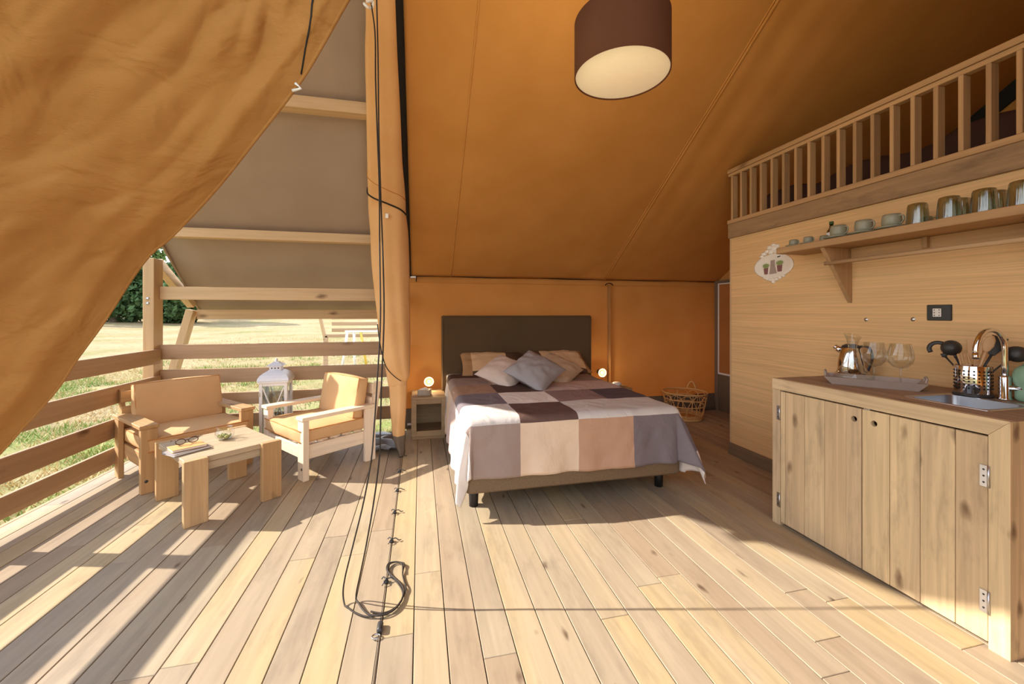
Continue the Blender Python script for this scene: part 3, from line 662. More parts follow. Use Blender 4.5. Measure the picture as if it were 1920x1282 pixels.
F2 = [(-.283, 1.94), (-.27, 1.915), (-.246, 1.869), (-.215, 1.83), (-.169, 1.813), (-.12, 1.827), (-.088, 1.873), (-.075, 1.951), (-.095, 2.009), (-.136, 2.074), (-.16, 2.122), (-.155, 2.17), (-.125, 2.185), (-.092, 2.16), (-.085, 2.09)]
hc = thing('hanging_cord', 'long doubled dark cord hanging from the roof to a loop on the floorboards', 'cord', (-.2, 1.9, 0))
MB().tube(smooth_path(R1 + [(x, y, .008 + .005 * (i % 3 == 1)) for i, (x, y) in enumerate(F1)], 6), .0038, 6).build('cord_strand', M['cord'], hc, off=(-.2, 1.9, 0))
MB().tube(smooth_path(R2 + [(x, y, .014) for x, y in F2], 6), .0038, 6).build('cord_strand', M['cord'], hc, off=(-.2, 1.9, 0))
MB().tube(smooth_path([(-.262, 2.045, 2.79), (-.245, 2.03, 2.765), (-.228, 2.05, 2.78), (-.222, 2.035, 2.80), (-.25, 2.03, 2.79)], 6), .007, 6).build('white_knot', M['white'], hc, off=(-.2, 1.9, 0))
tag(MB().tube([(-.171, 3.83, .003), (-.166, 3.4, .003), (-.164, 3.0, .003), (-.162, 2.4, .003), (-.165, 1.7, .003), (-.172, .9, .003)], [(.0014, .0012)] * 6, 6).build('floor_lacing_line', M['black'], None), 'thin black lacing line stretched along a floor joint below the curtains', 'cord')
HK = [(-.171, 3.800), (-.167, 3.443), (-.164, 3.077), (-.163, 2.745), (-.16, 2.404), (-.162, 2.049)]
ordn = ['at the grey foot of the rolled curtain', 'nearest the pointed sunlit patch by the bed', 'just left of the bed foot, in the lit floor', 'level with the bed leg on the floor line', 'fifth from the rolled curtain, just beyond the cord loop', 'beside the looped end of the cord']
def hook_parts(t, seed):
    r = random.Random(seed); a = r.uniform(-.5, .5)
    MB().lathe([(0, 0), (.012, 0), (.012, .008), (.006, .012), (.006, .02), (0, .021)], n=12).build('base', M['dark'], t)
    MB().tube(smooth_path([(0, 0, .014), (.022, .004, .018), (.040, -.004 + .01 * a, .010), (.052, .004, .006)], 4), .0028, 6).build('prong', M['dark'], t)
    MB().tube(smooth_path([(0, 0, .014), (-.012, .014, .02), (-.022, .012, .012)], 4), .003, 6).build('prong', M['dark'], t)
    MB().tube(smooth_path([(0, 0, .014), (-.006, -.02, .018), (-.016, -.03, .006)], 4), .003, 6).build('prong', M['dark'], t)
for i, (x, y) in enumerate(HK):
    hook_parts(thing('tent_hook', 'small black tent hook ' + ordn[i], 'hook', (x, y, 0.001), 0, 'tent hooks along the floor line'), i)
cl = thing('cord_tensioner', 'small dark metal cord tensioner lying in front of the cord loop', 'tensioner', (-.168, 1.735, 0))
MB().lathe([(0, 0), (.010, 0), (.0125, .006), (.0125, .044), (.009, .05), (0, .05)], n=12, T=Matrix.Translation((.006, -.012, .013)) @ Matrix.Rotation(-pi / 2, 4, 'X') @ Matrix.Rotation(0, 4, 'Y')).build('barrel', M['dark'], cl)
MB().tube([(-.006 + .016 * cos(a), -.028 + .012 * sin(a), .008) for a in [2 * pi * k / 16 for k in range(16)]], .003, 6, closed=True).build('ring', M['steel'], cl)

# ------------------------------------------------------------------ porch armchairs
def slab(cx, cy, cz, sx, sy, sz, puff=.012, n=14, lean=0.0, ex=.14):
    """a soft rectangular cushion centred on c"""
    b = MB()
    def face(ax, sg):
        def fn(u, v):
            p = [0, 0, 0]; q = [(2 * u - 1), (2 * v - 1)]
            o = [i for i in range(3) if i != ax]
            p[o[0]], p[o[1]], p[ax] = q[0], q[1], sg
            S = (sx / 2, sy / 2, sz / 2)
            def rd(x, y, z):
                r = min(S) * ex * 2
                X = Vector((x * S[0], y * S[1], z * S[2])); inn = Vector([max(-S[i] + r, min(S[i] - r, X[i])) for i in range(3)])
                d = X - inn
                return inn + d.normalized() * r if d.length > 1e-9 else X
            X = rd(*p); bul = (1 - q[0] ** 2) * (1 - q[1] ** 2)
            X[ax] += sg * puff * bul
            X += Vector((nz(X.x * 9, X.y * 9, X.z * 9), nz(X.y * 9, X.z * 9, 5), nz(X.z * 9, X.x * 9, 8))) * .004
            return X
        return fn
    for ax in range(3):
        for sg in (-1, 1): b.grid(face(ax, sg), n, n)
    T = Matrix.Translation((cx, cy, cz)) @ Matrix.Rotation(lean, 4, 'X')
    b.v = [tuple(T @ Vector(v)) for v in b.v]
    return b, T
def slab_piping(sx, sy, sz, T, thin):
    """welt along the two big faces of the cushion; thin is its thin axis"""
    out = []
    S = (sx / 2, sy / 2, sz / 2)
    for sg in (-1, 1):
        pts = []; o = [i for i in range(3) if i != thin]; a, b = S[o[0]] - .012, S[o[1]] - .012
        for (p, q, p2, q2) in ((-a, -b, a, -b), (a, -b, a, b), (a, b, -a, b), (-a, b, -a, -b)):
            for k in range(10):
                w = [0, 0, 0]; w[o[0]] = p + (p2 - p) * k / 10; w[o[1]] = q + (q2 - q) * k / 10
                s = 1.0 + .0; w[o[0]] *= (S[o[0]]) / (S[o[0]] - .010) * s; w[o[1]] *= (S[o[1]]) / (S[o[1]] - .010) * s
                w[thin] = sg * (S[thin] - .010) + .003 * nz(w[0] * 20, w[1] * 20, w[2] * 20 + sg)
                pts.append(T @ Vector(w))
        out.append(pts)
    return out
def armchair(label, wood_, loc, rz, armv=0.0):
    W, D, HA = .745, .635, .495
    t = thing('armchair', label, 'chair', loc, rz, 'porch armchairs')
    X, Y, Z = M[wood_ + 'X'], M[wood_ + 'Y'], M[wood_ + 'Z']
    for s in (-1, 1):
        xo = s * (W / 2); xi = s * (W / 2 - .095)
        MB().box(xo, xi, -D / 2, -D / 2 + .045, 0, HA - .028, .003).build('front_leg', Z, t)
        MB().box(xo, s * (W / 2 - .035), D / 2 - .10, D / 2, 0, HA - .028, .003).build('back_leg', Z, t)
        MB().box(xo + s * .01, xi - s * .005, -D / 2 - .012, D / 2 + .005, HA - .027, HA, .003).build('armrest', Y, t)
        MB().box(s * (W / 2 - .036), s * (W / 2 - .066), -D / 2 + .046, D / 2 - .02, .155, .265, .003).build('side_rail', Y, t)
        MB().lathe([(0, .003), (.010, .002), (.012, 0)], n=6, T=Matrix.Translation((xo - s * .03, -D / 2 - .0005, .09)) @ Matrix.Rotation(pi / 2, 4, 'X')).build('bolt', M['dark'], t)
    MB().box(-W / 2 + .096, W / 2 - .096, -D / 2 + .002, -D / 2 + .03, .17, .262, .003).build('front_rail', X, t)
    for k in range(5):
        y = -D / 2 + .04 + k * .105; MB().box(-W / 2 + .067, W / 2 - .067, y, y + .085, .266, .284, .002).build('seat_slat', X, t)
    for k in range(3):
        z = .34 + k * .12; y = D / 2 - .075 + (z - .34) * .16
        MB().box(-W / 2 + .037, W / 2 - .037, y + .03, y + .052, z, z + .09, .002).build('back_slat', X, t)
    for s in (-1, 1):
        MB().beam((s * (W / 2 - .052), D / 2 - .03, .17), (s * (W / 2 - .052), D / 2 + .055, .68), .03, .06, up=(0, 1, 0)).build('back_upright', Z, t)
    b, T = slab(0, -.035, .338, W - .076, D - .06, .105, .010)
    cu = b.build('seat_cushion', M['cushion'], t)
    for p in slab_piping(W - .076, D - .06, .105, T, 2): MB().tube(p, .0045, 6, closed=True).build('piping', M['piping'], cu)
    b, T = slab(.015, D / 2 - .11, .555, W - .15, .105, .35, .014, lean=-.17)
    cu = b.build('back_cushion', M['cushion'], t)
    for p in slab_piping(W - .15, .105, .35, T, 1): MB().tube(p, .0045, 6, closed=True).build('piping', M['piping'], cu)
    return t
armchair('oiled pine armchair with tan cushions in the porch corner, behind the coffee table', 'furn', (-1.905, 3.90, 0), radians(44.0))
armchair('sunlit-toned pine armchair with sunlit tan cushions beside the white lantern, seen from its side', 'pale', (-.872, 3.89, 0), radians(-50.5))

# ------------------------------------------------------------------ coffee table and the things on it
ct = thing('coffee_table', 'low weathered pine table with board legs standing in front of the corner armchair', 'table', (-1.388, 3.245, 0), radians(40.5))
TW, TD, TH = .56, .60, .40
MB().box(-TW / 2 + .012, TW / 2 - .012, -TD / 2 + .012, TD / 2 - .012, TH - .036, TH - .001, .003).build('tabletop', M['tabletop'], ct)
for sx_ in (-1, 1):
    for sy_ in (-1, 1):
        MB().box(sx_ * TW / 2, sx_ * (TW / 2 - .125), sy_ * (TD / 2 + .022), sy_ * (TD / 2 - .018), 0, TH - .002 + .004, .003).build('leg', M['furnZ'], ct)
for sy_ in (-1, 1): MB().box(-TW / 2 + .126, TW / 2 - .126, sy_ * (TD / 2 - .012), sy_ * (TD / 2 - .04), TH - .085, TH - .037, .002).build('apron', M['tabletop'], ct)
def on_table(px, py): return (px, py, TH + .001)
nbk = thing('notebook', 'grey notebook lying underneath the tan one on the coffee table', 'book', (-1.50, 3.07, TH), radians(52))
MB().box(-.105, .105, -.075, .075, 0, .004, .001).build('cover', M['greybook'], nbk); MB().box(-.100, .102, -.072, .072, .004, .013, .001).build('page_block', M['white'], nbk); MB().box(-.105, .105, -.075, .075, .013, .016, .001).build('cover', M['greybook'], nbk)
nb2 = thing('notebook', 'tan covered notebook on top of the grey one, under the spectacles', 'book', (-1.505, 3.085, TH + .0165), radians(40))
MB().box(-.092, .092, -.066, .066, 0, .003, .001).build('cover', M['paper'], nb2); MB().box(-.088, .090, -.063, .063, .003, .013, .001).build('page_block', M['white'], nb2); MB().box(-.092, .092, -.066, .066, .013, .016, .001).build('cover', M['paper'], nb2)
sg = thing('spectacles', 'tortoiseshell spectacles resting on the tan notebook', 'glasses', (-1.52, 3.115, TH + .033), radians(38))
for s in (-1, 1):
    c = s * .034; pts = [(c + .026 * cos(a) * (1 if True else 1), 0, .022 + .018 * sin(a)) for a in [2 * pi * k / 24 for k in range(24)]]
    MB().tube(pts, .0028, 6, closed=True).build('rim', M['tort'], sg)
    MB().lathe([(0, 0), (.025, 0)], n=24, T=Matrix.Translation((c, 0, .022)) @ Matrix.Rotation(pi / 2, 4, 'X'), sy=.7).build('lens', M['pane'], sg)
    MB().tube(smooth_path([(s * .060, 0, .032), (s * .066, .01, .032), (s * .064, .09, .022), (s * .060, .125, .004)], 5), .0022, 6).build('temple', M['tort'], sg)
MB().tube(smooth_path([(-.010, 0, .026), (0, -.002, .030), (.010, 0, .026)], 4), .0028, 6).build('bridge', M['tort'], sg)
jr = thing('glass_jar', 'small round glass jar with moss inside on the coffee table', 'jar', (-1.375, 3.30, TH))
MB().lathe([(0, .002), (.035, .002), (.052, .014), (.060, .035), (.056, .058), (.044, .072), (.044, .080), (.050, .086)], n=32).build('bowl', M['glass'], jr)
mb = MB(); rr = random.Random(3)
for k in range(46):
    a = rr.uniform(0, 6.28); d = rr.uniform(0, .040); s = rr.uniform(.007, .013)
    mb.lathe([(0, -s), (s * .8, -s * .5), (s, 0), (s * .8, s * .5), (0, s)], c=(cos(a) * d, sin(a) * d, .016 + rr.uniform(0, .014)), n=6)
mo = mb.build('moss', M['moss'], jr); mo['kind'] = 'stuff'

# ------------------------------------------------------------------ white lantern
ln = thing('lantern', 'tall white wooden lantern with a domed tin roof by the back fence', 'lantern', (-1.365, 4.345, 0), radians(4))
w_ = .118
MB().box(-w_ - .012, w_ + .012, -w_ - .012, w_ + .012, .025, .055, .004).build('base', M['white'], ln)
for sx_ in (-1, 1):
    for sy_ in (-1, 1):
        MB().lathe([(0, 0), (.016, 0), (.018, .012), (.014, .025)], c=(sx_ * w_ * .85, sy_ * w_ * .85, 0), n=12).build('foot', M['white'], ln)
        MB().box(sx_ * w_, sx_ * (w_ - .026), sy_ * w_, sy_ * (w_ - .026), .055, .645, .002).build('corner_post', M['white'], ln)
MB().box(-w_ - .014, w_ + .014, -w_ - .014, w_ + .014, .645, .665, .004).build('top_plate', M['white'], ln)
for k in range(4):
    R = Matrix.Rotation(k * pi / 2, 4, 'Z')
    def q(mb, nm, mt):
        mb.v = [tuple(R @ Vector(v)) for v in mb.v]; return mb.build(nm, mt, ln)
    q(MB().box(-w_ + .026, w_ - .026, -w_ + .010, -w_ + .013, .06, .64, 0), 'pane', M['pane'])
    q(MB().box(-w_ + .026, w_ - .026, -w_ + .002, -w_ + .018, .055, .085, .002), 'door_rail', M['white'])
    q(MB().box(-w_ + .026, w_ - .026, -w_ + .002, -w_ + .018, .615, .645, .002), 'door_rail', M['white'])
    for a, b_ in (((-w_ + .03, .60), (0, .36)), ((w_ - .03, .60), (0, .36)), ((0, .36), (-w_ + .03, .10)), ((0, .36), (w_ - .03, .10))):
        q(MB().beam((a[0], -w_ + .006, a[1]), (b_[0], -w_ + .006, b_[1]), .010, .012, up=(0, 1, 0)), 'glazing_bar', M['white'])
rp = [(.134, .665), (.128, .690), (.112, .715), (.092, .733), (.072, .746), (.058, .752)]
rb = MB()
for (a, za), (b_, zb) in zip(rp, rp[1:]):
    for k in range(4):
        R = Matrix.Rotation(k * pi / 2, 4, 'Z'); rb.add([R @ Vector((-a, -a, za)), R @ Vector((a, -a, za)), R @ Vector((b_, -b_, zb)), R @ Vector((-b_, -b_, zb))], [(0, 1, 2, 3)], 0, False)
rb.build('domed_roof', M['whiteroof'], ln, solid=.003)
MB().box(-.050, .050, -.050, .050, .750, .800, .002).build('chimney', M['whiteroof'], ln)
for k in range(3): MB().lathe([(0, .001), (.007, .001), (.007, 0)], n=10, T=Matrix.Translation((-.028 + k * .028, -.0505, .776)) @ Matrix.Rotation(pi / 2, 4, 'X')).build('vent_hole', M['dark'], ln)
cp = MB()
for k in range(4):
    R = Matrix.Rotation(k * pi / 2, 4, 'Z'); cp.add([R @ Vector((-.070, -.070, .798)), R @ Vector((.070, -.070, .798)), R @ Vector((.018, -.018, .836)), R @ Vector((-.018, -.018, .836))], [(0, 1, 2, 3)])
cp.build('chimney_cap', M['whiteroof'], ln, solid=.003)
MB().lathe([(0, .834), (.016, .834), (.010, .842), (.014, .852), (.008, .862), (0, .872)], n=14).build('finial', M['whiteroof'], ln)
MB().box(-w_ - .003, -w_ + .012, -w_ - .004, -w_ + .001, .52, .56, .001).build('hinge', M['steel'], ln)
MB().lathe([(0, .012), (.009, .010), (.009, .004), (.004, 0)], n=12, T=Matrix.Translation((w_ - .013, -w_, .34)) @ Matrix.Rotation(pi / 2, 4, 'X')).build('knob', M['steel'], ln)

# ------------------------------------------------------------------ bed
BX0, BX1, BY0, BY1 = .275, 1.83, 2.555, 4.60
bed = thing('bed', 'double bed with a brown upholstered headboard and taupe base', 'bed', (1.05, 3.5, 0))
OB = (1.05, 3.5, 0)
def rbox(x0, x1, y0, y1, z0, z1, r, n=6):
    b = MB(); ring = []
    for cx, cy, a0 in ((x1 - r, y1 - r, 0), (x0 + r, y1 - r, pi / 2), (x0 + r, y0 + r, pi), (x1 - r, y0 + r, 3 * pi / 2)):
        for k in range(n + 1): a = a0 + pi / 2 * k / n; ring.append((cx, cy, cos(a), sin(a)))
    prof = [(r * (1 - 1), z0)]; e = .012
    lv = [(r - e, z0), (r, z0 + e), (r, z1 - e), (r - e, z1)]
    m = len(ring); vs = [(cx + c * rr, cy + s * rr, z) for rr, z in lv for cx, cy, c, s in ring]; fs = []
    for i in range(3):
        for k in range(m): fs.append((i * m + k, i * m + (k + 1) % m, (i + 1) * m + (k + 1) % m, (i + 1) * m + k))
    fs.append(tuple(range(m))[::-1]); fs.append(tuple(range(3 * m, 4 * m)))
    return b.add(vs, fs)
rbox(BX0, BX1, BY0, BY1, .155, .355, .05).build('base', M['bedbase'], bed, off=OB)
rbox(BX0 + .01, BX1 - .01, BY0 + .01, BY1, .357, .620, .05).build('mattress', M['mattress'], bed, off=OB)
for x in (.354, 1.76):
    for y in (2.74, 4.4): MB().lathe([(0, 0), (.030, 0), (.036, .155), (0, .155)], c=(x, y, 0), n=20).build('leg', M['legblack'], bed, off=OB)
rb = rbox(.235, 2.045, 4.60, 4.705, .10, 1.275, .03); rb.build('headboard', M['head'], bed, off=OB)
MB().tube([(.25, 4.602, .12), (.25, 4.602, .7), (.25, 4.602, 1.235)] + [(.262, 4.60, 1.256), (.30, 4.60, 1.26), (1.15, 4.60, 1.262), (1.98, 4.60, 1.26), (2.018, 4.60, 1.256), (2.03, 4.602, 1.235)] + [(2.03, 4.602, .7), (2.03, 4.602, .12)], .007, 6).build('headboard_piping', M['head'], bed, off=OB)

CX, HW, FY, TOPZ = 1.05, .772, 2.545, .634
HEADY = 4.42; LT = HEADY - FY
STEP = .4025 / 20
sn = [.23 - CX + k * STEP for k in range(-22, 103)]
tn = [LT + .02 - STEP * k for k in range(92, -1, -1)] + [LT + .02 + STEP * k for k in range(1, 18)]
def drop(a, fl, r=.05):
    q = r * pi / 2
    if a <= q: return r * sin(a / r), r * (1 - cos(a / r))
    return r + fl * (a - q), r + (a - q) * sqrt(max(0, 1 - fl * fl))
def spread(s, t):
    a = max(0, abs(s) - HW + .05); b = max(0, t - LT + .05); sg = 1 if s > 0 else -1
    x = CX + max(-HW + .05, min(HW - .05, s)); y = HEADY - min(t, LT - .05)
    z = TOPZ + .006 * nz(s * 3, t * 3) + .008 * nz(s * 9, t * 9, 4) * .5
    if t < .5: z += .012 * (1 - t / .5)
    if a == 0 and b == 0: return (x, y, z)
    r = hypot(a, b); ca, sb = a / r, b / r; cor = 2 * ca * sb
    al = atan2(b, a)
    side_fl = .05 if sg < 0 else .09
    fl = side_fl * ca * ca + .035 * sb * sb + cor ** 1.5 * (.05 if sg < 0 else .33)
    h, dz = drop(r, min(.8, fl))
    k = min(1, max(0, (r - .06) / .35))
    h += k * cor * (.040 if sg < 0 else .05) * cos(al * 9 + (.6 if sg < 0 else 2.0) + r * 2)
    if cor < .4:
        w = s if b > a else t
        h += k * (.010 * sin(w * 21 + 1.5 * nz(w * 3, 1)) + .014 * nz(w * 5, r * 3, sg)) * (1 if b > a else 1.6)
        h += .006 * nz(w * 16, r * 13, 2) * min(1, r * 6)
    if cor > .2: dz *= 1 - (.10 if sg > 0 else .16) * cor
    z2 = max(.012 + .01 * k, z - dz)
    return (x + sg * ca * h, y - sb * h, z2)
KEYS = list(PATCH)
grid_cols = {  # rows from the foot upward; columns from left drop to right drop
    0: 'WGCTSW', 1: 'LLBLLW', 2: 'WSWMDW', 3: 'PEKPPT', 4: 'CGTMGC', 5: 'LKGBKL'}
sp = MB()
for t in tn:
    for s in sn: sp.v.append(spread(s, t))
NS = len(sn)
for j in range(len(tn) - 1):
    for i in range(NS - 1):
        tm, sm = (tn[j] + tn[j + 1]) / 2, (sn[i] + sn[i + 1]) / 2
        row = 0 if tm > LT + .02 else int((LT + .02 - tm) / .4025) + 1
        colm = max(0, min(5, int(math.floor((sm + CX - .23) / .4025)) + 1))
        key = grid_cols[min(5, row)][colm]
        if row == 0 and colm == 0: key = 'W'
        if row == 0 and colm == 5: key = 'S' if sm < HW + .27 else 'W'
        sp.f.append((j * NS + i, j * NS + i + 1, (j + 1) * NS + i + 1, (j + 1) * NS + i)); sp.m.append(KEYS.index(key)); sp.smooth.append(True)
tag(sp.build('bedspread', [M['p' + k] for k in KEYS], None, off=(1.05, 3.5, .63), solid=.004), 'patchwork bedspread of grey, cream, tan and brown squares draped over the bed', 'bedspread')

def pillow_mesh(wd, ht, th, seed, n=26, pinch=.06, cols=None):
    b = MB()
    def fn(sg):
        def f(u, v):
            p, q = 2 * u - 1, 2 * v - 1
            e = max(0, (1 - abs(p) ** 2.6)) ** .55 * max(0, (1 - abs(q) ** 2.6)) ** .55
            x = wd / 2 * p * (1 - pinch * (1 - q * q) * abs(p) ** 3); z = ht / 2 * q * (1 - pinch * (1 - p * p) * abs(q) ** 3)
            wr = .012 * nz(p * 3.2 + seed, q * 3.2, seed) + .006 * nz(p * 9, q * 9, seed + 3) + .010 * sin(8 * atan2(q, p) + seed) * max(0, hypot(p, q) - .55)
            return (x, sg * (th / 2 * e + wr * min(1, e * 2)), z)
        return f
    b.grid(fn(-1), n, n, mfn=cols); b.grid(fn(1), n, n, mfn=cols)
    return b
def pillow(name, label, mats, wd, ht, th, c, lean, inpl, yaw, seed, cols=None, group='pillows and cushions on the bed'):
    b = pillow_mesh(wd, ht, th, seed, cols=cols)
    o = b.build(name, mats); o.location = c
    o.rotation_euler = (Matrix.Rotation(yaw, 4, 'Z') @ Matrix.Rotation(-lean, 4, 'X') @ Matrix.Rotation(inpl, 4, 'Y')).to_euler()
    return tag(o, label, 'pillow', group)
SH = [M['shamC'], M['shamT'], M['shamK']]
pillow('pillow', 'tan and cream patchwork pillow propped against the left half of the headboard', SH, .74, .44, .14, (.80, 4.44, .735), radians(60), radians(2), 0.02, 1.3, lambda u, v: 1 if u < .14 else (2 if u > .70 or v < .12 else 0))
pillow('pillow', 'cream and brown patchwork pillow against the right half of the headboard', SH, .74, .44, .14, (1.53, 4.44, .735), radians(60), radians(-2), -0.02, 4.1, lambda u, v: 1 if u > .93 else (2 if u < .28 or v < .10 else 0))
pillow('scatter_cushion', 'pale pinkish satin cushion lying at the left of the three', M['cushL'], .42, .42, .16, (.80, 3.86, .735), radians(62), radians(38), radians(-8), 2.2)
pillow('scatter_cushion', 'beige satin cushion lying at the right of the three', M['cushB'], .42, .42, .16, (1.36, 3.92, .735), radians(60), radians(52), radians(8), 5.7)
pillow('scatter_cushion', 'slate grey satin cushion standing on its corner in the middle', M['cushG'], .43, .43, .16, (1.035, 3.60, .775), radians(57), radians(45), radians(-2), 8.4)

# ------------------------------------------------------------------ nightstands, reading lamps
def nightstand(label, x):
    t = thing('nightstand', label, 'nightstand', (x, 4.28, 0), 0, 'nightstands')
    W = .35
    m = M['nightst']
    MB().box(0, W, .0, .44, .412, .432, .002).build('top', m, t)
    MB().box(0.004, W - .004, .004, .44, .035, .055, .002).build('bottom', m, t)
    for s in (0.004, W - .022): MB().box(s, s + .018, .018, .44, .056, .411, .002).build('side', m, t)
    MB().box(.023, W - .023, .425, .438, .056, .411, .001).build('back', m, t)
    MB().box(.0, .052, 0, .018, .030, .411, .002).build('frame_stile', m, t); MB().box(W - .045, W, 0, .018, .030, .411, .002).build('frame_stile', m, t)
    MB().box(.053, W - .046, 0, .018, .362, .411, .002).build('frame_rail', m, t); MB().box(.053, W - .046, 0, .018, .030, .085, .002).build('frame_rail', m, t)
    MB().box(.006, W - .006, .004, .43, 0, .029, .002).build('plinth', m, t)
    return t
nightstand('open-fronted wooden nightstand left of the bed, beside the rolled curtain', -.09)
nightstand('wooden nightstand right of the bed, mostly hidden by the bedspread', 2.06)
def reading_lamp(label, x, z):
    t = thing('reading_lamp', label, 'lamp', (x, 4.742, z), 0, 'lit reading lamps by the bed')
    R = Matrix.Rotation(pi / 2, 4, 'X')
    MB().lathe([(0, .0), (.028, 0), (.028, .014), (0, .018)], n=20, T=R).build('wall_base', M['dark'], t)
    MB().tube([(0, -.012, 0), (0, -.05, .0), (0, -.07, 0)], .008, 8).build('arm', M['dark'], t)
    MB().lathe([(.018, .068), (.040, .075), (.050, .092), (.052, .108), (.048, .108), (.045, .094), (.030, .080)], n=28, T=R).build('reflector', M['bronze'], t)
    MB().tube([(.050 * cos(a), -.107, .050 * sin(a)) for a in [2 * pi * k / 32 for k in range(32)]], .0045, 8, closed=True).build('rim_ring', M['ring'], t)
    MB().lathe([(0, .100), (.012, .098), (.018, .092), (.017, .084), (0, .076)], n=20, T=R).build('bulb', M['bulb'], t)
    l = bpy.data.lights.new('reading_light', 'POINT'); l.energy = 1.6; l.color = (1, .78, .48); l.shadow_soft_size = .03
    lo = bpy.data.objects.new('reading_light', l); COL.objects.link(lo); lo.parent = t; lo.location = (0, -.14, 0)
reading_lamp('small round lit reading lamp on the canvas above the left nightstand', .095, .535)
reading_lamp('small round lit reading lamp on the canvas right of the headboard', 2.20, .565)
tb = thing('tissue_box', 'whitewashed woven tissue box on the left nightstand', 'box', (.045, 4.42, .432), radians(-14))
MB().box(-.060, .060, -.055, .055, 0, .058, .004).build('woven_body', M['wicker'], tb)
for k in range(7):
    z = .006 + k * .0078; MB().tube([(-.062, -.057, z), (.062, -.057, z), (.062, .057, z), (-.062, .057, z)], .0032, 5, closed=True).build('woven_strand', M['wicker'], tb)
MB().grid(lambda u, v: ((u - .5) * .09, (v - .5) * .07, .059 + .028 * sin(pi * u) * sin(pi * v) * (.6 + .6 * nz(u * 5, v * 5, 2))), 10, 10).build('tissue', M['tissue'], tb)
tag(MB().lathe([(0, 0), (.044, 0), (.054, .012), (.055, .026), (.048, .040), (.030, .046), (0, .047)], n=28).build('lidded_bowl', M['white'], None), 'small round white lidded bowl on the right nightstand', 'bowl').location = (2.30, 4.45, .4325)

# ------------------------------------------------------------------ rattan basket
bk = thing('rattan_basket', 'open woven rattan basket with a loop handle on the floor before the back wall', 'basket', (3.215, 4.44, 0))
def brad(z): return .200 + .062 * (z / .33)
for z, r in ((.012, .010), (.17, .006), (.25, .006), (.325, .009)):
    MB().tube([(brad(z) * cos(a), brad(z) * sin(a), z) for a in [2 * pi * k / 40 for k in range(40)]], r, 6, closed=True).build('hoop', M['rattan'], bk)
MB().lathe([(0, .006), (.205, .006), (.205, .014), (0, .014)], n=30).build('base', M['rattan'], bk)
NA = 12
ap = []
for k in range(15):
    t = k / 14; a = (t - .5) * 2 * (2 * pi / NA) * 1.15; z = .012 + .30 * sin(pi * t) ** .6
    ap.append((brad(z) * cos(a), brad(z) * sin(a), z))
arch = MB().tube(ap, .0036, 5).mesh('arch', M['rattan'])
stk = MB().tube([(brad(.012), 0, .012), (brad(.16), 0, .16), (brad(.325), 0, .325)], .0032, 5).mesh('stake', M['rattan'])
for k in range(NA):
    o = bpy.data.objects.new('arched_stake', arch); COL.objects.link(o); o.parent = bk; o.rotation_euler = (0, 0, 2 * pi * k / NA)
    if k % 2: continue
    o = bpy.data.objects.new('stake', stk); COL.objects.link(o); o.parent = bk; o.rotation_euler = (0, 0, 2 * pi * (k + .5) / NA)
wv = MB()
for zc in range(5):
    z = .024 + zc * .009; wv.tube([((brad(z) + .005 * (1 if (i + zc) % 2 else -1)) * cos(2 * pi * i / 32), (brad(z) + .005 * (1 if (i + zc) % 2 else -1)) * sin(2 * pi * i / 32), z) for i in range(32)], .0038, 5, closed=True)
wv.build('woven_foot', M['rattan'], bk)
for a0 in (.62,):
    MB().tube([((brad(.32)) * cos(a0 + (t - .5) * .42), brad(.32) * sin(a0 + (t - .5) * .42), .32 + .10 * sin(pi * t) ** .7) for t in [i / 12 for i in range(13)]], .009, 6).build('handle', M['rattan'], bk)

# ------------------------------------------------------------------ pendant lamp
pl = thing('pendant_lamp', 'large brown drum pendant lamp hanging from the tent roof', 'lamp', (.905, 1.705, 2.40))
MB().lathe([(.2125, 0), (.215, .002), (.215, .250), (.2125, .252), (.2105, .250), (.2105, .002), (.2125, 0)], n=72).build('lamp_shade', M['shade'], pl)
MB().lathe([(0, .007), (.2095, .007), (.2095, .010), (0, .010)], n=64).build('diffuser', M['diffuser'], pl)
MB().tube([(0, 0, .20), (0, 0, .6), (0, 0, 1.24)], .004, 8).build('cable', M['black'], pl)
MB().lathe([(0, .13), (.02, .13), (.022, .17), (.008, .185), (0, .185)], n=16).build('lamp_holder', M['black'], pl)
MB().lathe([(0, .186), (.018, .19), (.028, .208), (.022, .226), (0, .234)], n=18).build('bulb', M['bulb'], pl)
pd = bpy.data.lights.new('pendant_light', 'POINT'); pd.energy = 9; pd.color = (1, .80, .52); pd.shadow_soft_size = .04
po = bpy.data.objects.new('pendant_light', pd); COL.objects.link(po); po.parent = pl; po.location = (0, 0, .285)
for k in range(3):
    a = 2 * pi * k / 3; MB().tube([(0, 0, .21), (.208 * cos(a), .208 * sin(a), .235)], .0025, 6).build('spider_arm', M['steel'], pl)

# ------------------------------------------------------------------ kitchen cabinet and worktop
KX = 2.16
kc = thing('kitchen_cabinet', 'knotty pine kitchen base cabinet with two boarded doors', 'cabinet', (2.5, 1.6, 0)); OK = (2.5, 1.6, 0)
MB().box(KX, 2.815, 2.064, 2.118, 0, .8335, .002).build('side_panel', M['cabZ'], kc, off=OK)
sp_ = MB(); sp_.prism([(1.0655, .8985), (1.126, .8335), (1.126, 0), (1.0655, 0)], 0, KX, KX + .115); sp_.build('side_panel', M['cabZ'], kc, off=OK)
for xa, xb in ((KX + .116, KX + .34), (KX + .341, 2.815)): MB().box(xa, xb, 1.068, 1.126, 0, .8335, .002).build('side_board', M['cabZ'], kc, off=OK)
MB().box(2.80, 2.815, 1.13, 2.06, .02, .83, .001).build('back_panel', M['cabZ'], kc, off=OK)
MB().box(KX + .05, 2.80, 1.13, 2.06, .05, .068, .001).build('bottom_shelf', M['cabY'], kc, off=OK)
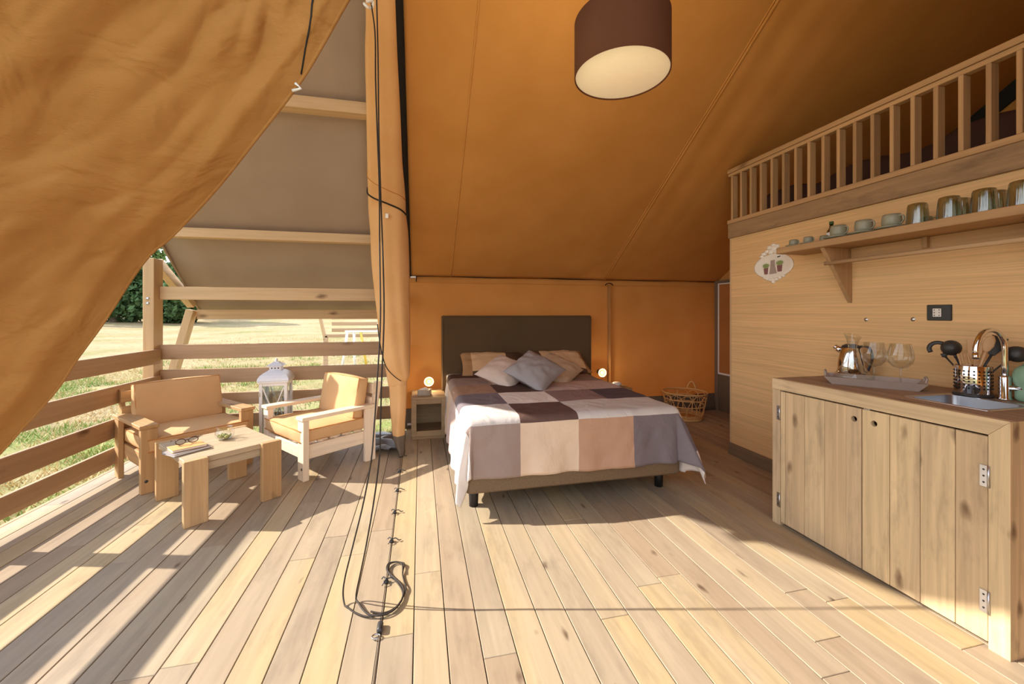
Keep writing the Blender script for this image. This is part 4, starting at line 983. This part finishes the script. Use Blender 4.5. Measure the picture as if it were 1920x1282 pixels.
MB().box(KX + .06, KX + .075, 1.13, 2.06, .0, .05, .001).build('toe_board', M['cabY'], kc, off=OK)
def holed(y0, y1, z0, z1, cy, cz, r, xa, xb):
    b = MB(); angs = sorted(set([2 * pi * k / 24 for k in range(24)] + [atan2(z - cz, y - cy) % (2 * pi) for y in (y0, y1) for z in (z0, z1)]))
    def rect(a):
        c, s = cos(a), sin(a); ts = []
        if c > 1e-9: ts.append((y1 - cy) / c)
        if c < -1e-9: ts.append((y0 - cy) / c)
        if s > 1e-9: ts.append((z1 - cz) / s)
        if s < -1e-9: ts.append((z0 - cz) / s)
        t = min(ts); return cy + c * t, cz + s * t
    n = len(angs); vs = []
    for x in (xa, xb):
        for a in angs: vs.append((x, cy + r * cos(a), cz + r * sin(a)))
        for a in angs: vs.append((x,) + rect(a))
    fs = []
    for k in range(n):
        k2 = (k + 1) % n
        fs += [(k, k2, n + k2, n + k), (2 * n + k, 3 * n + k, 3 * n + k2, 2 * n + k2), (k, 2 * n + k, 2 * n + k2, k2), (n + k, n + k2, 3 * n + k2, 3 * n + k)]
    return b.add(vs, fs)
def cab_door(ys, hole_i, hole_y, label_none=None):
    d = bpy.data.objects.new('door', None); COL.objects.link(d); d.parent = kc
    ys = sorted(ys)
    for i, (a, b_) in enumerate(zip(ys, ys[1:])):
        if i == hole_i: mb = holed(a + .0008, b_ - .0008, .024, .826, hole_y, .768, .0145, KX + .002, KX + .024)
        else: mb = MB().box(KX + .002, KX + .024, a + .0012, b_ - .0012, .024, .826, .0018)
        mb.build('plank', M['cabZ'], d, off=OK)
    for z in (.13, .69): MB().box(KX + .025, KX + .040, ys[0] + .05, ys[-1] - .05, z, z + .06, .002).build('brace', M['cabY'], d, off=OK)
    return d
d1 = cab_door([2.062, 2.030, 1.904, 1.784, 1.667, 1.5935], 0, 1.628)
d2 = cab_door([1.5885, 1.468, 1.349, 1.228, 1.128], 3, 1.535)
def hinge(d, y, z0, z1, w):
    h = MB().box(KX - .002, KX + .0015, y - w, y + w, z0, z1, .0005).build('hinge', M['steel'], d, off=OK)
for z0, z1 in ((.650, .735), (.113, .199)):
    hinge(d1, 2.072, z0, z1, .012); MB().tube([(KX - .003, 2.063, z0), (KX - .003, 2.063, z1)], .004, 8).build('hinge_pin', M['steel'], d1, off=OK)
    for k in range(3): MB().lathe([(0, .001), (.003, .001), (.0035, 0)], n=8, T=Matrix.Translation((KX - .002, 2.075, z0 + (z1 - z0) * (.2 + .3 * k))) @ Matrix.Rotation(-pi / 2, 4, 'Y')).build('screw', M['dark'], d1, off=OK)
for z0, z1 in ((.628, .712), (.135, .222)):
    hinge(d2, 1.136, z0, z1, .015); MB().tube([(KX - .003, 1.124, z0), (KX - .003, 1.124, z1)], .0045, 8).build('hinge_pin', M['steel'], d2, off=OK)
    for k in range(3): MB().lathe([(0, .001), (.0035, .001), (.004, 0)], n=8, T=Matrix.Translation((KX - .002, 1.139, z0 + (z1 - z0) * (.2 + .3 * k))) @ Matrix.Rotation(-pi / 2, 4, 'Y')).build('screw', M['dark'], d2, off=OK)
MB().box(KX + .004, KX + .02, 1.555, 1.585, .826, .8325, .001).build('latch', M['steel'], kc, off=OK)

wt = thing('kitchen_worktop', 'thick brown timber worktop with a sink cut-out over the pine cabinet', 'worktop', (2.5, 1.6, .835))
OW = (2.5, 1.6, .835)
SX0, SX1, SY0, SY1 = 2.315, 2.60, 1.215, 1.495
fe = MB(); fe.prism([(1.0655, .8995), (2.119, .8995), (2.119, .8345), (1.1265, .8345)], 0, KX, KX + .03); fe.build('front_edge', M['cabY'], wt, off=OW)
for nm, (xa, xb, ya, yb_) in (('board', (KX + .0305, SX0, 1.067, 2.119)), ('board', (SX1, 2.818, 1.067, 2.119)), ('board', (SX0, SX1, SY1, 2.119)), ('board', (SX0, SX1, 1.067, SY0))):
    MB().box(xa, xb, ya, yb_, .8345, .8998, .0006).build(nm, M['worktop'], wt, off=OW)
sk = thing('sink', 'square stainless steel sink set into the worktop', 'sink', (2.457, 1.355, .90)); OS = (2.457, 1.355, .90)
def ringpts(x0, x1, y0, y1, r, n=5):
    out = []
    for cx, cy, a0 in ((x1 - r, y1 - r, 0), (x0 + r, y1 - r, pi / 2), (x0 + r, y0 + r, pi), (x1 - r, y0 + r, 3 * pi / 2)):
        for k in range(n + 1): a = a0 + pi / 2 * k / n; out.append((cx + r * cos(a), cy + r * sin(a)))
    return out
def loft_rings(rs):
    b = MB(); m = len(rs[0][0]); vs = [(x, y, z) for ring, z in rs for x, y in ring]
    fs = [(i * m + k, i * m + (k + 1) % m, (i + 1) * m + (k + 1) % m, (i + 1) * m + k) for i in range(len(rs) - 1) for k in range(m)]
    return b.add(vs, fs, 0, True)
o_ = ringpts(2.300, 2.622, 1.198, 1.510, .018); i_ = ringpts(2.322, 2.594, 1.222, 1.488, .035)
loft_rings([(o_, .8995), (o_, .9015), (ringpts(2.303, 2.619, 1.201, 1.507, .016), .9035), (ringpts(2.316, 2.600, 1.216, 1.494, .034), .9022), (i_, .900)]).build('rim', M['steel'], sk, off=OS)
bo = loft_rings([(i_, .900), (ringpts(2.326, 2.590, 1.226, 1.484, .035), .78), (ringpts(2.338, 2.578, 1.238, 1.472, .035), .762), (ringpts(2.43, 2.48, 1.33, 1.38, .02), .757)])
m_ = 24; bo.add([(x, y, .757) for x, y in ringpts(2.43, 2.48, 1.33, 1.38, .02)], [tuple(range(24))]); bo.build('bowl', M['sink'], sk, off=OS)
MB().lathe([(0, .7585), (.022, .7585), (.026, .760), (.03, .7575)], c=(2.455, 1.355, 0), n=20).build('drain', M['chrome'], sk, off=OS)
fc = thing('kitchen_tap', 'chrome gooseneck tap behind the sink', 'tap', (2.69, 1.345, .90))
MB().lathe([(0, 0), (.026, 0), (.026, .006), (.021, .010), (.021, .105), (.016, .115), (0, .115)], n=24).build('body', M['chrome'], fc)
pts = [(0, 0, .10), (0, 0, .16), (0, 0, .235)] + [(-.095 + .095 * cos(a), 0, .235 + .095 * sin(a)) for a in [pi * k / 16 for k in range(1, 17)]] + [(-.19, 0, .215)]
MB().tube(pts, .0115, 14).build('spout', M['chrome'], fc)
MB().tube([(-.19, 0, .222), (-.19, 0, .196)], .0135, 14).build('aerator', M['chrome'], fc)
MB().tube([(0, -.015, .06), (.012, -.10, .062), (.02, -.16, .066)], [.012, .010, .009], 12).build('lever', M['chrome'], fc)
pt = thing('ceramic_pot', 'sage green round ceramic pot at the right edge behind the tap lever', 'pot', (2.735, 1.275, .90))
MB().lathe([(0, 0), (.045, 0), (.056, .012), (.056, .045), (.050, .056), (.060, .085), (.064, .115), (.056, .148), (.036, .165), (.030, .168), (.030, .162), (0, .160)], n=32).build('pot_body', M['sage'], pt)
MB().lathe([(0, .168), (.032, .168), (.030, .176), (.008, .180), (.008, .19), (0, .192)], n=24).build('lid', M['sage'], pt)

# utensil holder and utensils
uh = thing('utensil_holder', 'perforated steel utensil holder with a black foot beside the sink', 'holder', (2.665, 1.445, .90))
UR = .064
ub = MB(); NK = 48
hz = [.016, .030] + [.036 + .0135 * i for i in range(8)] + [.150]
ub.lathe([(UR, .014), (UR + .001, .018), (UR + .001, .148), (UR, .151), (UR - .002, .148), (UR - .002, .02), (0, .018)], n=NK)
ub.build('cup', M['chrome'], uh)
MB().lathe([(0, 0), (UR + .006, 0), (UR + .007, .010), (UR + .002, .016), (0, .016)], n=40).build('foot', M['dark'], uh)
hb = MB()
for c in range(12):
    a = 2 * pi * c / 12 + .16
    for dcol in (-.13, .13):
        for k in range(6):
            z = .042 + k * .0165; aa = a + dcol
            hb.lathe([(0, .0016), (.0042, .0016), (.0042, 0)], n=8, T=Matrix.Rotation(aa, 4, 'Z') @ Matrix.Translation((UR + .0004, 0, z)) @ Matrix.Rotation(pi / 2, 4, 'Y'))
hb.build('holes', M['black'], uh)['kind'] = 'stuff'
BH = Vector((2.665, 1.445, .925))
def utensil(name, label, cat, mat, tip, b0, head, r=.0045):
    tip = Vector(tip); b0 = Vector(b0)
    t = thing(name, label, cat, tuple(b0), 0, 'utensils in the steel holder')
    d = (tip - b0); L = d.length; d.normalize()
    vw = Vector((.75, .66, 0)); x = d.cross(vw).normalized(); y = x.cross(d).normalized()   # x across, y away from the sink front
    T = Matrix(((x.x, y.x, d.x, 0), (x.y, y.y, d.y, 0), (x.z, y.z, d.z, 0), (0, 0, 0, 1)))
    MB().tube([T @ Vector((0, 0, 0)), T @ Vector((0, 0, L * .5)), T @ Vector((0, 0, L - .045))], [(r, r), (r * 1.1, r * .8), (r * 1.3, r * .8)], 8).build('handle', mat, t)
    hb = head(L); hb.v = [tuple(T @ Vector(v)) for v in hb.v]; hb.build('head', mat, t)
def h_slot(L):
    b = MB(); b.tube([(.034 * cos(a), -.004, L + .036 * sin(a)) for a in [2 * pi * k / 20 for k in range(17)]], [(.006, .010)] * 17, 8)
    return b.tube([(0, 0, L - .05), (0, -.002, L - .034)], .006, 8)
def h_ladle(L):
    prof = [(.002, -.036), (.022, -.030), (.036, -.012), (.040, .004), (.037, .004), (.032, -.010), (.018, -.026), (.0, -.031)]
    return MB().lathe(prof, n=20, T=Matrix.Translation((0, -.01, L)) @ Matrix.Rotation(radians(-65), 4, 'X')).tube([(0, 0, L - .05), (0, 0, L - .03)], .006, 8)
def h_fork(L):
    b = MB(); b.box(-.019, .019, -.003, .003, L - .075, L - .02, .002)
    for k in range(4): b.box(-.019 + k * .0108, -.019 + k * .0108 + .0056, -.003, .003, L - .022, L + .035, .0015)
    return b
def h_flat(L): return MB().prism([(-.012, L - .06), (.012, L - .06), (.024, L - .02), (.026, L + .04), (-.026, L + .04), (-.024, L - .02)], 1, -.003, .003)
def h_spoon(L): return MB().lathe([(0, -.045), (.012, -.035), (.020, -.01), (.018, .02), (.009, .038), (0, .042)], n=16, T=Matrix.Translation((0, 0, L)), sy=.28)
def h_turn(L): return MB().prism([(-.010, L - .05), (.010, L - .05), (.030, L - .01), (.034, L + .045), (-.022, L + .045), (-.024, L - .01)], 1, -.002, .002)
utensil('slotted_spoon', 'dark ring-shaped slotted spoon leaning furthest left in the holder', 'spoon', M['dark'], (2.655, 1.575, 1.118), (2.668, 1.43, .925), h_slot)
utensil('ladle', 'dark grey ladle leaning left, in front of the ring spoon', 'ladle', M['dark'], (2.675, 1.535, 1.125), (2.66, 1.44, .925), h_ladle)
utensil('wooden_fork', 'four-pronged wooden fork at the front of the holder', 'fork', M['utwood'], (2.625, 1.455, 1.075), (2.655, 1.44, .925), h_fork)
utensil('wooden_spatula', 'flat wooden spatula standing behind the wooden fork', 'spatula', M['utwood'], (2.67, 1.442, 1.135), (2.675, 1.445, .925), h_flat)
utensil('wooden_spoon', 'wooden spoon framed by the arch of the tap', 'spoon', M['utwood'], (2.69, 1.400, 1.160), (2.665, 1.455, .925), h_spoon)
utensil('slotted_turner', 'dark flat turner leaning right behind the tap', 'turner', M['dark'], (2.715, 1.385, 1.150), (2.67, 1.46, .925), h_turn)
utensil('serving_spoon', 'dark serving spoon leaning furthest right behind the tap', 'spoon', M['dark'], (2.745, 1.335, 1.115), (2.66, 1.46, .925), h_ladle)

# tray, kettle, decanter, wine glasses
ty = thing('serving_tray', 'taupe wooden tray with flared sides on the worktop left of the sink', 'tray', (2.49, 1.775, .90), radians(-53.5))
TL, TW2 = .19, .105
MB().box(-TL + .014, TL - .014, -TW2 + .014, TW2 - .014, 0, .007, .001).build('bottom', M['traymat'], ty)
def wall_(pts): return MB().add(pts, [(0, 1, 2, 3), (7, 6, 5, 4), (0, 4, 5, 1), (1, 5, 6, 2), (2, 6, 7, 3), (3, 7, 4, 0)])
e, hh, th = .022, .042, .007
for sg in (-1, 1):
    y = sg * (TW2 - .014); yo = sg * (TW2 - .014 + e)
    wall_([(-TL + .012, y, 0), (TL - .012, y, 0), (TL + e, yo, hh), (-TL - e, yo, hh), (-TL + .012, y - sg * th, 0), (TL - .012, y - sg * th, 0), (TL + e, yo - sg * th, hh), (-TL - e, yo - sg * th, hh)]).build('long_side', M['traymat'], ty)
    x = sg * (TL - .012); xo = sg * (TL + e)
    wall_([(x, -TW2 + .016, 0), (x, TW2 - .016, 0), (xo, TW2 + .004, hh), (xo, -TW2 - .004, hh), (x - sg * th, -TW2 + .016, 0), (x - sg * th, TW2 - .016, 0), (xo - sg * th, TW2 + .004, hh), (xo - sg * th, -TW2 - .004, hh)]).build('short_side', M['traymat'], ty)
    MB().tube(smooth_path([(xo - sg * .004, -.045, hh - .002), (xo, -.04, hh + .02), (xo, 0, hh + .026), (xo, .04, hh + .02), (xo - sg * .004, .045, hh - .002)], 5), .005, 8).build('handle', M['traymat'], ty)
kt = thing('kettle', 'polished steel kettle with a black lid against the wall at the left of the tray', 'kettle', (2.705, 2.055, .90))
MB().lathe([(0, .012), (.072, .012), (.074, .03), (.070, .09), (.060, .15), (.048, .185), (.044, .19)], n=36).build('body', M['chrome'], kt)
MB().lathe([(0, 0), (.076, 0), (.076, .012), (0, .012)], n=32).build('base', M['dark'], kt)
MB().lathe([(.050, .186), (.046, .198), (.025, .208), (0, .210)], n=28).build('lid', M['dark'], kt)
MB().tube(smooth_path([(-.02, .050, .165), (-.025, .070, .180), (-.03, .082, .19)], 4), [.022] * 4 + [.016] * 4 + [.012], 10).build('spout', M['chrome'], kt)
MB().tube(smooth_path([(.02, -.040, .195), (.03, -.085, .19), (.035, -.10, .13), (.03, -.080, .05), (.02, -.070, .035)], 6), [(.011, .007)] * 25, 8).build('handle', M['dark'], kt)
MB().tube(smooth_path([(.0, -.07, .004), (-.01, -.13, .006), (.02, -.17, .02), (.04, -.20, .012)], 6), .004, 6).build('power_cord', M['black'], kt)
dc = thing('decanter', 'clear glass wine decanter with a slanted flared mouth at the left end of the tray', 'decanter', (2.505, 1.895, .908))
db = MB()
dprof = [(0, .002), (.070, .002), (.092, .012), (.090, .03), (.062, .075), (.034, .11), (.022, .145), (.019, .18), (.022, .21), (.032, .245), (.042, .268)]
db.lathe(dprof, n=40)
db.v = [(x, y, z + (max(0, z - .2) / .068) * .014 * (y / .042 if True else 0)) for x, y, z in db.v]
db.build('vessel', M['glass'], dc)
def wineglass(label, x, y):
    t = thing('wine_glass', label, 'glass', (x, y, .908), 0, 'wine glasses on the tray')
    MB().lathe([(0, .004), (.004, .004), (.030, .001), (.033, 0), (.030, .003), (.006, .007), (.0045, .02), (.004, .085), (.007, .095)], n=28).build('stem', M['glass'], t)
    MB().lathe([(.004, .094), (.030, .103), (.050, .125), (.057, .150), (.054, .185), (.047, .215), (.043, .232)], n=36).build('bowl', M['glass'], t)
wineglass('large balloon wine glass nearest the decanter on the tray', 2.535, 1.80)
wineglass('large balloon wine glass at the right end of the tray', 2.575, 1.695)

# ------------------------------------------------------------------ wall shelf with cups and tumblers
sh = thing('wall_shelf', 'long pine shelf with a hanging rail over the worktop', 'shelf', (2.69, 1.6, 1.74)); OH = (2.69, 1.6, 1.74)
MB().box(2.555, 2.819, .75, 2.475, 1.740, 1.784, .003).build('shelf_board', M['loftY'], sh, off=OH)
MB().box(2.800, 2.819, .75, 2.13, 1.655, 1.739, .002).build('back_batten', M['loftY'], sh, off=OH)
for y in (2.135, 1.205):
    MB().prism([(2.585, 1.739), (2.819, 1.739), (2.819, 1.375)], 1, y, y + .028).build('bracket', M['loftZ'], sh, off=OH)
MB().tube([(2.655, 2.185, 1.640), (2.655, .80, 1.640)], .0135, 12).build('hanging_rod', M['beamY'], sh, off=OH)
MB().box(2.775, 2.799, 1.70, 1.725, 1.675, 1.739, .002).build('cleat', M['loftZ'], sh, off=OH)
ZS = 1.7845
def cup(label, x, y, r, h, saucer, hang=-1.1, grp='cups on the wall shelf'):
    if saucer:
        s = tag(MB().lathe([(0, .002), (r * .9, .002), (r * 1.45, .008), (r * 1.75, .014), (r * 1.73, .017), (r * 1.4, .011), (0, .006)], n=32).build('saucer', M['stone'], None), 'saucer under the ' + label.split(' on the shelf')[0].split(' of the shelf')[0], 'saucer', 'saucers on the wall shelf'); s.location = (x, y, ZS)
    t = thing('cup', label, 'cup', (x, y, ZS + (.009 if saucer else 0)), 0, grp)
    MB().lathe([(0, .001), (r * .66, .001), (r * .80, h * .06), (r * .97, h * .28), (r, h * .5), (r * .96, h * .8), (r * .88, h), (r * .84, h * .99), (r * .92, h * .7), (r * .9, h * .3), (0, h * .08)], n=28).build('bowl', M['stone'], t)
    c, s_ = cos(hang), sin(hang)
    MB().tube(smooth_path([(r * .93 * c, r * .93 * s_, h * .82), (r * 1.35 * c, r * 1.35 * s_, h * .80), (r * 1.5 * c, r * 1.5 * s_, h * .55), (r * 1.25 * c, r * 1.25 * s_, h * .3), (r * .86 * c, r * .86 * s_, h * .25)], 5), r * .10, 8).build('handle', M['stone'], t)
cup('small grey espresso cup at the far left end of the shelf', 2.66, 2.425, .029, .048, True, -1.6)
cup('second small grey espresso cup from the left end of the shelf', 2.66, 2.31, .029, .048, True, -1.6)
cup('grey tea cup next to the green bottle on the shelf', 2.64, 2.085, .045, .079, True, -1.7)
cup('grey tea cup in the middle of the three larger ones on the shelf', 2.64, 1.932, .045, .079, True, -1.7)
cup('grey tea cup nearest the tumblers on the shelf', 2.64, 1.782, .045, .079, True, -1.7)
cup('grey espresso cup half hidden behind the first tumbler', 2.745, 1.685, .030, .048, True, -1.2)
cup('grey espresso cup half hidden left of the green bottle', 2.71, 2.235, .028, .045, True, -1.6)
bt = thing('oil_bottle', 'little green glass bottle with a white label standing behind the cups', 'bottle', (2.745, 2.215, ZS))
MB().lathe([(0, .001), (.026, .001), (.028, .006), (.028, .075), (.022, .092), (.012, .105), (.011, .13), (0, .13)], n=24).build('body', M['bottle'], bt)
MB().lathe([(.0285, .045), (.0286, .046), (.0286, .072), (.0285, .073)], n=24).build('paper_label', M['white'], bt)
MB().lathe([(0, .13), (.013, .13), (.013, .148), (0, .149)], n=16).build('cap', M['leaf'], bt)
def tumbler_mesh():
    b = MB(); n = 72; vs = []; fs = []
    prof = [(.047, 0), (.047, .004), (.0455, .03), (.043, .07), (.040, .105), (.037, .114), (.030, .117), (0, .117)]
    for i, (r, z) in enumerate(prof):
        for k in range(n):
            a = 2 * pi * k / n; m = 1 + (.018 * cos(24 * a) if 1 < i < 6 else 0); vs.append((r * m * cos(a), r * m * sin(a), z))
    for i in range(len(prof) - 1):
        for k in range(n): fs.append((i * n + k, i * n + (k + 1) % n, (i + 1) * n + (k + 1) % n, (i + 1) * n + k))
    b.add(vs, fs, 0, True); return b.build('tumbler', M['tumbler'], None)
tm = tag(tumbler_mesh(), 'ribbed grey-green tumbler upside down next to the tea cups', 'glass', 'upturned tumblers on the wall shelf'); tm.location = (2.635, 1.655, ZS)
for lb, x, y in (('second ribbed grey-green tumbler to the right of the tea cups, front row', 2.635, 1.520), ('third ribbed grey-green tumbler from the tea cups, front row', 2.635, 1.388), ('ribbed tumbler cut off by the right edge of the picture', 2.635, 1.262),
                 ('ribbed tumbler standing behind the second one', 2.735, 1.535), ('ribbed tumbler standing behind the third one', 2.735, 1.400)):
    copy_tree(tm, (x, y, ZS), label=lb)

# plaque with flower pots, socket
pq = thing('wall_plaque', 'oval cream plaque with a picture of flower pots hanging at the shelf end', 'plaque', (2.819, 2.752, 1.69))
TY = Matrix.Rotation(-pi / 2, 4, 'Z') @ Matrix.Rotation(pi / 2, 4, 'X')      # local x runs to the right as seen, y up, z out of the wall
TY = Matrix(((0, 0, -1, 0), (-2.05, 0, 0, 0), (0, 1.4, 0, 0), (0, 0, 0, 1)))
MB().lathe([(0, .010), (.165 / 2 * .86, .010), (.165 / 2 * .93, .014), (.165 / 2, .010), (.165 / 2, 0), (0, 0)], n=48, T=TY, sx=2.22 / 2, sy=.86).build('oval_plate', M['plaque'], pq)
orn = MB()
for x, y, r in [(0, .098, .020), (-.018, .112, .012), (.016, .113, .012), (0, .124, .010), (-.030, .090, .012), (.028, .084, .012), (-.045, .078, .013), (-.056, .066, .010), (.044, .074, .010), (-.012, .084, .014), (.012, .084, .014), (0, -.082, .014), (-.014, -.078, .010), (.014, -.078, .010), (0, -.094, .008), (-.028, -.072, .009), (.03, -.070, .009), (-.040, -.064, .008), (.046, -.062, .008)]:
    orn.lathe([(0, .016), (r * .6, .014), (r, .006), (r, 0)], n=12, T=TY @ Matrix.Translation((x, y, 0)))
orn.build('scroll_ornament', M['plaque'], pq)['kind'] = 'stuff'
def flat(poly, z, nm, mt):
    b = MB(); n = len(poly); b.add([TY @ Vector((x, y, zz)) for zz in (z, z + .001) for x, y in poly], [tuple(range(n))[::-1], tuple(range(n, 2 * n))] + [(i, (i + 1) % n, n + (i + 1) % n, n + i) for i in range(n)])
    b.build(nm, mt, pq)
flat([(-.043, -.006), (-.020, -.006), (-.023, -.044), (-.039, -.044)], .0102, 'printed_pot', M['potred']); flat([(.020, .002), (.045, .002), (.042, -.036), (.023, -.036)], .0102, 'printed_pot', M['potred'])
flat([(-.009, .034), (.010, .036), (.012, .0), (.020, -.044), (-.016, -.046), (-.010, 0)], .0104, 'printed_jug', M['potgrey'])
for cx, cy in ((-.031, .006), (.033, .014)):
    pts = []
    for k in range(22):
        a = 2 * pi * k / 22; r = .021 if k % 2 else .013; pts.append((cx + r * cos(a), cy + r * .8 * sin(a)))
    flat(pts, .0106, 'printed_leaves', M['leafp'])
flat([(.022, .046), (.036, .049), (.036, .055), (.022, .052)], .0106, 'printed_tag', M['dark'])
so = thing('wall_socket', 'black wall socket plate with white sockets above the worktop', 'socket', (2.8195, 1.668, 1.31))
MB().box(-.007, 0, -.056, .056, -.044, .044, .003).build('plate', M['blackgloss'], so)
MB().box(-.010, -.007, -.012, .026, -.023, .023, .001).build('socket_insert', M['socketw'], so)
for yy in (-.004, .018):
    for zz in (-.015, 0, .015):
        MB().lathe([(0, .0008), (.0028, .0008), (.0028, 0)], n=10, T=Matrix.Translation((-.010, yy, zz)) @ Matrix.Rotation(-pi / 2, 4, 'Y')).build('pin_hole', M['black'], so)
